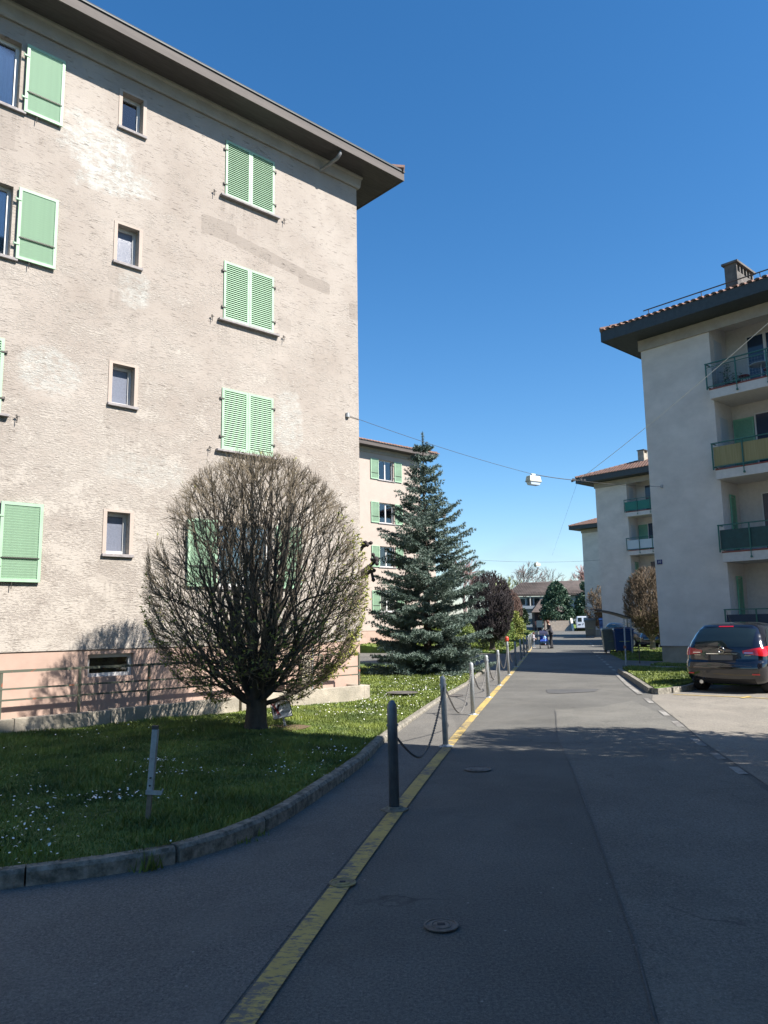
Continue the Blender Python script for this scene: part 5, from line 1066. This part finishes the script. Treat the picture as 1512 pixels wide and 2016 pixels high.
def wheel(parent, x, y, r=.31):
    s = 1 if y > 0 else -1
    t = MB().tube([(x, y-s*.10, r), (x, y-s*.085, r), (x, y+s*.085, r), (x, y+s*.10, r)], [r-.03, r, r, r-.03], 28).build('tyre', M_tyre, parent, True)
    mb = MB().tube([(x, y+s*.096, r), (x, y+s*.104, r)], [r*.66, r*.62], 20)
    for k in range(5):
        a = k*1.2566; mb.tube([(x, y+s*.108, r), (x+math.cos(a)*r*.58, y+s*.106, r+math.sin(a)*r*.58)], [.035, .022], 5)
    mb.build('rim', M_rim, t)
car = thing('parked_car', 'glossy black compact people carrier seen from behind, parked by the grass island', 'car', (7.33, 17.15, .0), math.atan2(Uv.y, Uv.x)+R(2))
zs = np.concatenate([np.linspace(.20, .6, 9), np.linspace(.63, .76, 6), np.linspace(.8, 1.1, 8), np.linspace(1.14, 1.46, 9), np.linspace(1.48, 1.54, 6)]); ns = 96
ss = [-1+2*i/ns for i in range(ns)]
vs = [car_pt(s, z) for z in zs for s in ss]; mb = MB()
fs = [(i*ns+j, (i+1)*ns+j, (i+1)*ns+(j+1) % ns, i*ns+(j+1) % ns) for i in range(len(zs)-1) for j in range(ns)]+[tuple(range(ns)), tuple((len(zs)-1)*ns+j for j in range(ns))[::-1]]
mb.add(vs, fs).build('body', M_car, car, True)
car_patch('rear_window', M_cg, .625, -.625, 1.005, lambda y: 1.425-.05*(abs(y)/.62)**3, car, .006, 20, 8)
s_patch('side_window', M_cg, .345, .60, lambda u: 1.03+.0*u, lambda u: min(1.40, 1.16+u*1.6), car, .006, 24, 6)
s_patch('side_window', M_cg, -.345, -.60, lambda u: 1.03+.0*u, lambda u: min(1.40, 1.16+u*1.6), car, .006, 24, 6)
s_patch('window_trim', M_chr, .34, .60, 1.005, 1.022, car, .010, 20, 1)
for q in (.42, .50): s_patch('door_pillar', M_chr if q < .45 else M_trim, q, q+.008, 1.03, 1.40, car, .009, 2, 4)
for sg_ in (1, -1):
    # s sweep: wraps from tailgate round the corner
    hi = lambda u: .985+.03*math.sin(u*2.6)-.02*(1-u); lo = lambda u: .86-.10*u+.13*max(0, u-.72)/.28
    lpm = s_patch('tail_lamp', M_lens, sg_*.165, sg_*.352, lambda u: .868-.085*u+.10*max(0, u-.8)*4, lambda u: .925+.10*u, car, .014, 18, 6)
    s_patch('reverse_strip', M_chr, sg_*.175, sg_*.24, .872, .884, lpm, .019, 8, 1)
    s_patch('lamp_divider', M_trim, sg_*.248, sg_*.250, lambda u: .81, lambda u: .98, lpm, .0165, 2, 3)
s_patch('brake_lamp', M_lens, -.09, .09, 1.435, 1.458, car, .02, 8, 2)
s_patch('roof_spoiler', M_car, -.28, .28, 1.43, lambda u: 1.475, car, .012, 16, 3)
car_patch('chrome_bar', M_chr, .33, -.33, .845, .862, car, .022, 12, 2)
car_patch('plate_recess', M_trim, .30, -.30, .67, .835, car, .004, 8, 4)
car_patch('number_plate', mat('blank_grey_plate', (.10, .10, .10), .6), .235, -.235, .715, .825, car, .016, 8, 2)
car_patch('bumper_highlight_strip', M_chr if False else mat('bumper_highlight', (.03, .03, .035), .2, coat=1), .62, -.62, lambda y: .615-.03*(abs(y)/.6)**2, lambda y: .632-.03*(abs(y)/.6)**2, car, .014, 16, 1)  # paler strip paints a highlight across the bumper
car_patch('bumper_skirt', M_trim, .66, -.66, .225, .31, car, .008, 14, 2)
for sg_ in (1, -1): car_patch('reflector', M_lens, sg_*.76 if sg_ > 0 else -.62, sg_*.62 if sg_ > 0 else -.76, .41, .44, car, .012, 6, 1)
bx = car_pt(0, .94, .02)[0]-.004
em = MB().tube([(bx, .062*math.cos(a), .935+.062*math.sin(a)) for a in np.linspace(0, 2*math.pi, 25)], .0075, 6, False)
em.add([(bx-.006, .088, .943), (bx-.006, -.01, .943), (bx-.006, -.035, .934), (bx-.006, -.088, .928), (bx-.006, .01, .928), (bx-.006, .035, .937)], [(0, 1, 2, 3, 4, 5)]); em.build('emblem', M_chr, car)
MB().tube([(bx-.01, -.0, 1.01), (bx+.02, .12, 1.02), (bx+.035, .42, 1.04)], [.014, .01, .006], 5).build('wiper', M_trim, car)
MB().tube([(.75, .0, 1.535), (.55, .0, 1.80)], [.007, .003], 5).build('aerial', M_trim, car)
MB().tube([(.02, .46, .24), (.2, .46, .25)], .042, 12).build('exhaust', M_chr, car)
for x in (.72, 3.38):
    for y in (.745, -.745): wheel(car, x, y)
for sy in (1, -1): MB().box(2.72, 2.86, sy*.88 if sy > 0 else -1.06, sy*1.06 if sy > 0 else -.88, .98, 1.12).build('wing_mirror', M_car, car, bevel=.03)
for tx, x in (('TURBO', -.56), ('COSMO', .56)):
    pass
mini = MB().box(bx+.03, bx+.033, .48, .62, .815, .83).build('badge', M_chr, car); mini2 = MB().box(bx+.03, bx+.033, -.62, -.48, .815, .83).build('badge', M_chr, car)
s_patch('door_seam', M_trim, .43, .432, .35, 1.0, car, .003, 1, 8)
# parked car partly hidden behind the trees by the bins
def simple_car(label, loc, rz, paint):
    c = thing('parked_car', label, 'car', loc, rz); vs = [car_pt(s, z) for z in zs[::2] for s in ss[::2]]; n2 = len(ss[::2]); kz = len(zs[::2]); mb = MB()
    mb.add(vs, [(i*n2+j, (i+1)*n2+j, (i+1)*n2+(j+1) % n2, i*n2+(j+1) % n2) for i in range(kz-1) for j in range(n2)]+[tuple((kz-1)*n2+j for j in range(n2))[::-1]]).build('body', paint, c, True)
    s_patch('side_window', M_cg, .345, .60, 1.0, lambda u: min(1.38, 1.12+u*1.6), c, .01, 12, 3); s_patch('side_window', M_cg, -.345, -.60, 1.0, lambda u: min(1.38, 1.12+u*1.6), c, .01, 12, 3); car_patch('rear_window', M_cg, .6, -.6, 1.02, 1.38, c, .01, 8, 4)
    for sg_ in (1, -1): s_patch('tail_lamp', M_lens, sg_*.17, sg_*.34, .84, .97, c, .015, 6, 3)
    for x in (.72, 3.38):
        for y in (.79, -.79): wheel(c, x, y)
    return c
simple_car('dark car half hidden by the corner of the nearest grey building', (17.9, 47.8, 0), R(-130), mat('dark_blue_paint', (.01, .012, .02), .15, coat=1))
simple_car('dark car parked behind the brown clipped tree', (14.6, 50.5, 0), R(-70), mat('dark_grey_paint', (.03, .035, .04), .2, coat=1))
rc = thing('traffic_cone', 'orange and white cone seen through the brown clipped tree twigs', 'cone', (15.6, 44.5, .0)); MB().lathe([(.16, .9), (.14, 1.1), (.1, 1.3), (.06, 1.45)]).build('cone', mat('orange_plastic', (.6, .12, .03), .5), rc); MB().tube([(0, 0, 0), (0, 0, .9)], .03).build('stake', M_white, rc); MB().lathe([(.145, 1.1), (.115, 1.24)]).build('band', M_white, rc)
# white van at the far end
van = thing('white_van', 'white panel van with square rear windows parked at the end of the street', 'van', (34.2, 134.5, 0), R(78)); V_ = M_white
MB().add([(0, -1.05, .5), (5, -1.05, .5), (5, 1.05, .5), (0, 1.05, .5), (0, -1.05, 1.6), (5, -1.05, 1.6), (5, 1.05, 1.6), (0, 1.05, 1.6), (.1, -.92, 2.55), (4.3, -.92, 2.55), (4.3, .92, 2.55), (.1, .92, 2.55)], [(0, 3, 2, 1), (0, 1, 5, 4), (1, 2, 6, 5), (2, 3, 7, 6), (3, 0, 4, 7), (4, 5, 9, 8), (5, 6, 10, 9), (6, 7, 11, 10), (7, 4, 8, 11), (8, 9, 10, 11)]).build('body', mat('white_van_paint', (.62, .66, .72), .35), van, bevel=.06)
for y in (.5, -.5): MB().add([(-.0, y-.34, 1.62), (-.0, y+.34, 1.62), (.07, y+.32, 2.3), (.07, y-.32, 2.3)], [(0, 1, 2, 3)]).xf(Matrix.Translation((-.02, 0, 0))).build('rear_window', M_cg, van)
MB().box(-.03, -.012, .35, .8, 1.05, 1.2).build('number_plate', M_trim, van); MB().box(-.04, -.01, -.1, .02, 1.15, 1.35).build('door_handle', M_trim, van); MB().box(-.12, .0, -1.0, 1.0, .38, .6).build('bumper', M_trim, van)
for x in (.9, 4.0):
    for y in (.9, -.9): wheel(van, x, y, .36)
# ------------------------------------------------------------------ people and stroller
def skin_fig(name, verts, edges, radii, m, parent, root=0, sub=1):
    me = bpy.data.meshes.new(name); me.from_pydata(verts, edges, []); me.materials.append(m)
    o = bpy.data.objects.new(name, me); COL.objects.link(o); o.parent = parent
    md = o.modifiers.new('s', 'SKIN'); md.use_smooth_shade = True
    for i, r_ in enumerate(radii): me.skin_vertices[0].data[i].radius = (r_, r_) if not isinstance(r_, tuple) else r_
    me.skin_vertices[0].data[root].use_root = True
    s = o.modifiers.new('ss', 'SUBSURF'); s.levels = s.render_levels = sub; return o
def person(label, loc, rz, h, coat, trousers, hair, shoe, stoop=.0, reach=.0, skin=(.45, .28, .2)):
    """faces +x"""
    t = thing('person', label, 'person', loc, rz); k = h/1.68
    def P(*a): return tuple(q*k for q in a)
    M_s = mat('skin_tone', skin, .6)
    hx = .05+stoop
    V_ = [P(0, 0, .92), P(.01, 0, 1.12), P(hx*.5, 0, 1.32), P(hx*.8, 0, 1.42), P(hx, 0, 1.49), P(hx+.03, 0, 1.59), P(hx+.02, 0, 1.66)]
    E_ = [(0, 1), (1, 2), (2, 3), (3, 4), (4, 5), (5, 6)]; Rd = [.13, .12, .14, .08, .05, .085, .06]
    for s in (1, -1):
        b = len(V_); V_ += [P(.0, s*.09, .86), P(.02+.04*s, s*.09, .48), P(-.02+.1*s*.5, s*.09, .10), P(.08+.1*s*.5, s*.09, .04)]; E_ += [(0, b), (b, b+1), (b+1, b+2), (b+2, b+3)]; Rd += [.085, .058, .038, .035]
        b = len(V_); e = .22+reach
        V_ += [P(hx*.6, s*.17, 1.38), P(hx*.5+reach*.3, s*.21, 1.14), P(e, s*.16, 1.02), P(e+.07, s*.15, .99)]; E_ += [(2, b), (b, b+1), (b+1, b+2), (b+2, b+3)]; Rd += [.06, .045, .03, .03]
        for q, (dx, dy, dz) in enumerate(((.06, .02, -.03), (.065, 0, -.04), (.06, -.02, -.04), (.05, -.035, -.04))):
            c = len(V_); V_.append((V_[b+3][0]+dx*k, V_[b+3][1]+dy*k, V_[b+3][2]+dz*k)); E_.append((b+3, c)); Rd.append(.009)
        c = len(V_); V_.append((V_[b+2][0]+.05*k, V_[b+2][1]-s*.05*k, V_[b+2][2]-.01)); E_.append((b+2, c)); Rd.append(.011)
    skin_fig('body', V_, E_, [r_*k for r_ in Rd], M_s, t)
    # face pieces belong to the head
    hd = P(hx+.03, 0, 1.585)
    MB().lathe([(.0, -.02), (.012, -.012), (.012, .012), (.0, .03)], 0, 0, 6).xf(Matrix.Translation((hd[0]+.088*k, 0, hd[2]))).build('nose', M_s, t)
    for s in (1, -1): MB().lathe([(.0, -.008), (.008, 0), (.0, .008)], 0, 0, 6).xf(Matrix.Translation((hd[0]+.082*k, s*.032*k, hd[2]+.02))).build('eye', M_ink, t)
    MB().box(-.004, .004, -.022, .022, -.004, .004).xf(Matrix.Translation((hd[0]+.083*k, 0, hd[2]-.045*k))).build('mouth', mat('lip', (.3, .1, .09), .6), t)
    # coat
    prof = [(.80, .145, .175), (.92, .15, .18), (1.1, .135, .165), (1.28, .135, .20), (1.38, .11, .20), (1.45, .065, .09)]; mb = MB(); n = 16; vs = []
    for z, a, b in prof:
        cx = hx*max(0, (z-.9)/.5)*.75
        vs += [((cx+a*math.cos(q*6.283/n))*k, b*math.sin(q*6.283/n)*k, z*k) for q in range(n)]
    mb.add(vs, [(i*n+j, i*n+(j+1) % n, (i+1)*n+(j+1) % n, (i+1)*n+j) for i in range(len(prof)-1) for j in range(n)])
    for s in (1, -1): mb.tube([P(hx*.6, s*.17, 1.39), P(hx*.5+reach*.3, s*.215, 1.14), P(.2+reach, s*.16, 1.03)], [.075*k, .062*k, .05*k], 10)
    mb.build('coat', coat, t, True)
    mb = MB()
    for s in (1, -1): mb.tube([P(.0, s*.085, .95), P(.02+.04*s, s*.09, .48), P(-.02+.05*s, s*.09, .08)], [.105*k, .072*k, .055*k], 10)
    mb.build('trousers', trousers, t, True)
    for s in (1, -1): MB().add([P(-.08+.05*s, s*.09-.04, 0), P(.16+.05*s, s*.09-.035, 0), P(.16+.05*s, s*.09+.035, 0), P(-.08+.05*s, s*.09+.04, 0), P(-.07+.05*s, s*.09-.04, .1), P(.06+.05*s, s*.09-.035, .09), P(.06+.05*s, s*.09+.035, .09), P(-.07+.05*s, s*.09+.04, .1)], [(0, 3, 2, 1), (4, 5, 6, 7), (0, 1, 5, 4), (1, 2, 6, 5), (2, 3, 7, 6), (3, 0, 4, 7)]).build('shoe', shoe, t, bevel=.02)
    mb = MB(); vs = []; n = 14; pr = [(-.13, .05), (-.08, .09), (0, .107), (.06, .102), (.1, .07), (.118, .02)]
    for dz, r_ in pr: vs += [(hd[0]+(-.022+r_*math.cos(q*6.283/n)*(.62 if math.cos(q*6.283/n) > 0 and dz < .05 else 1))*k, r_*math.sin(q*6.283/n)*k*.95, hd[2]+dz*k) for q in range(n)]
    mb.add(vs, [(i*n+j, i*n+(j+1) % n, (i+1)*n+(j+1) % n, (i+1)*n+j) for i in range(len(pr)-1) for j in range(n)]+[tuple((len(pr)-1)*n+j for j in range(n))]).build('hair', hair, t, True)
    return t
M_hr = mat('auburn_hair', (.10, .035, .02), .6)
person('adult in a dark grey coat with auburn hair bending over the stroller', (10.2, 48.0, .0), R(180), 1.72, mat('dark_grey_coat', (.045, .045, .055), .9), mat('black_trousers', (.012, .012, .016), .9), M_hr, M_trim, .12, .12)
person('small child in a pale grey coat and white shoes beside the stroller', (9.25, 48.9, .0), R(-30), .98, mat('pale_grey_coat', (.36, .34, .38), .9), mat('blue_grey_leggings', (.10, .13, .17), .9), M_hr, M_white, .02, .02)
st = thing('stroller', 'blue and black pushchair with a seated child, on the road before the adult', 'stroller', (9.72, 47.9, 0), R(-100))
MF = mat('stroller_frame', (.03, .03, .035), .4, .4); MBl = mat('blue_stroller_cloth', (.05, .13, .55), .8); MLb = mat('pale_blue_clothes', (.30, .50, .80), .8)
for s in (.24, -.24):
    MB().tube([(-.35, s, 1.0), (.32, s, .12)], .016).build('frame_tube', MF, st); MB().tube([(-.3, s, .12), (.12, s, .62)], .016).build('frame_tube', MF, st)
    for x in (.34, -.3): MB().tube([(x, s-.025, .09), (x, s+.025, .09)], .09, 14).build('wheel', M_tyre, st)
MB().tube([(-.36, -.25, 1.0), (-.36, .25, 1.0)], .02).build('handle', MF, st)
MB().add([(-.15, -.22, .78), (-.15, .22, .78), (.0, .22, .42), (.0, -.22, .42), (.32, .2, .46), (.32, -.2, .46)], [(0, 1, 2, 3), (3, 2, 4, 5), (0, 3, 2, 1)]).build('seat', MBl, st)
mb = MB(); vs = []
for i in range(7):
    a = R(10+i*24); vs += [(-.08+.34*math.cos(a)*.8, y, .80+.30*math.sin(a)) for y in (-.25, .25)]
mb.add(vs, [(2*i, 2*i+1, 2*i+3, 2*i+2) for i in range(6)]); mb.build('canopy', mat('navy_canopy', (.015, .02, .06), .8), st)
MB().box(-.2, .15, -.2, .2, .2, .34).build('basket', MF, st)
kc = person('toddler in pale blue clothes sitting in the pushchair', (9.74, 47.75, .08), R(-100), .62, MLb, MLb, M_hr, mat('red_shoe', (.5, .03, .05), .6), .02, .02)
kc.location.z = .24
# ------------------------------------------------------------------ stairs, house, posts at the end
sr = thing('stairway', 'wide outdoor stairway with pale edges at the end of the street', 'stairs', (28.0, 136.5, 0), R(-12))
for k in range(11): MB().box(0, 4.6, k*.75, k*.75+.77, -.1, .17*(k+1)).build('step', M_conc if k % 2 else mat('pale_step', (.36, .31, .26), .9, noise=.15), sr)
MB().add([(4.6, -.3, 0), (4.95, -.3, 0), (4.95, 8.5, 0), (4.6, 8.5, 0), (4.6, -.3, .45), (4.95, -.3, .45), (4.95, 8.5, 2.3), (4.6, 8.5, 2.3)], [(0, 3, 2, 1), (4, 5, 6, 7), (0, 1, 5, 4), (1, 2, 6, 5), (2, 3, 7, 6), (3, 0, 4, 7)]).build('side_wall', mat('pale_coping', (.6, .56, .48), .9), sr)
ib = thing('notice_board', 'dark blue-grey board on legs at the left of the stairs', 'sign', (20.6, 104, .9), R(-12)); MB().box(-.38, .38, -.04, .04, .05, .95).build('board', mat('slate_panel', (.07, .11, .14), .6), ib)
for x in (-.3, .3): MB().box(x-.05, x+.05, -.03, .03, -.9, .049).build('leg', M_iron, ib)
for k in range(8): tag(MB().tube([(32.5+k*.9, 150+k*.1, 1.6), (32.5+k*.9, 150+k*.1, 3.0)], .1, 6).build('garden_post', M_edge), ['first', 'second', 'third', 'fourth', 'fifth', 'sixth', 'seventh', 'eighth'][k]+' short pale post from the left on the bank above the stairs', 'post', 'pale posts above the stairs')
gr = thing('hoop_rail', 'low dark hoop railing on the grass right of the stairs', 'railing', (33.6, 137.0, .1), R(-10)); MB().tube([(0, 0, 0), (0, 0, 1.1), (1.6, 0, 1.1), (1.6, 0, 0)], .05, 5).build('rail', M_iron, gr)
hs = thing('house', 'long low house with brown tiled roofs closing the street', 'house', (26.5, 160, 2.0), R(-6))
M_hw = mat('grey_house_wall', (.22, .26, .30), .9); M_yw = mat('sunny_house_wall', (.80, .68, .45), .9)
mb = MB(); xa, xb = -1.0, 21
MB().box(xa+1.2, xb, 0, 7, -2.5, 4.9).build('wall', M_hw, hs)
rf = MB().add([(xa-.6, -1.2, 5.3), (xb+1, -1.2, 5.3), (xb+1, 9, 5.3), (xa-.6, 9, 5.3), (xa+2.8, 3.4, 8.0), (xb+1, 3.4, 8.4), (xa-.6, -1.2, 5.05), (xb+1, -1.2, 5.05)], [(0, 1, 5, 4), (1, 2, 5), (2, 3, 4, 5), (3, 0, 4), (6, 7, 1, 0), (3, 2, 7, 6)]).build('roof', M_tileb, hs)
mb = MB()
for r_ in range(9):
    for c_ in range(46): x = xa-.3+r_*.37+c_*.5; u = (r_+.5)/9.5; mb.add([(x, -1.2+4.6*u-.25, 5.32+2.75*u), (x+.42, -1.2+4.6*u-.25, 5.33+2.75*u), (x+.42, -1.2+4.6*u+.25, 5.5+2.75*u), (x, -1.2+4.6*u+.25, 5.5+2.75*u)], [(0, 1, 2, 3)]) if x < xb+.5 else None
o = mb.build('tile_courses', M_tileb, rf); o['kind'] = 'stuff'
for k in range(5): f = MB().box(1.4+k*1.45, 2.5+k*1.45, -.06, .0, 3.1, 4.6).build('window', M_white if k % 3 == 0 else M_iron, hs); MB().box(1.5+k*1.45, 2.4+k*1.45, -.08, -.062, 3.2, 4.5).build('pane', M_cg, f)
for x in (.8, 3.4, 7.2): MB().box(x-.1, x+.1, -1.0, -.8, 2.5, 5.05).build('column', M_edge, hs)
MB().box(.3, 8.5, -1.1, -.9, 2.4, 3.0).build('balcony_parapet', mat('grey_parapet', (.26, .30, .34), .9), hs)
pr = MB().add([(3.0, -7.5, 1.6), (9.6, -7.5, 1.6), (9.6, -1.0, 1.6), (3.0, -1.0, 1.6), (5.2, -4, 4.2), (8.4, -3.8, 4.2)], [(0, 1, 5, 4), (1, 2, 5), (2, 3, 4, 5), (3, 0, 4), (0, 3, 2, 1)]).build('porch_roof', M_tileb, hs)
MB().box(3.6, 9.0, -6.9, -1.2, -2.2, 1.6).build('porch_wall', mat('dark_porch', (.06, .03, .035), .8), hs); MB().box(5.0, 5.35, -7.3, -6.95, -2.2, 1.6).build('porch_column', M_edge, hs)
for k in range(6): MB().box(6+k*.5, 6.06+k*.5, -6.95, -6.9, -1.5, 1.0).build('window_bar', M_galv, hs)
yw = thing('yellow_building', 'sunlit pale yellow wall seen between the pines above the van', 'building', (43.5, 168, 1.0), R(-6)); MB().box(-2.0, 6, 0, 6, -1, 6.2).build('wall', M_yw, yw); MB().box(-2.3, 6.3, -.5, 6.3, 6.2, 6.5).build('roof', M_tileb, yw); MB().box(.2, 1.2, -.06, -.005, 3, 4.5).build('window', M_cg, yw)
# distant low wooded rise closing the horizon
mb = MB(); n = 60; vs = []
for i in range(n+1):
    a = R(-60+120*i/n); hgt = 6+2.5*math.sin(i*.9)+1.5*math.sin(i*2.3); vs += [(math.sin(a)*620, math.cos(a)*620, -1), (math.sin(a)*640, math.cos(a)*640, hgt), (math.sin(a)*720, math.cos(a)*720, -1)]
mb.add(vs, [(3*i, 3*i+3, 3*i+4, 3*i+1) for i in range(n)]+[(3*i+1, 3*i+4, 3*i+5, 3*i+2) for i in range(n)]).build('hills', mat('far_woods', (.06, .08, .06), .95, noise=.3, nscale=.05))['kind'] = 'structure'
for img in (): pass
S.render.engine = 'CYCLES'
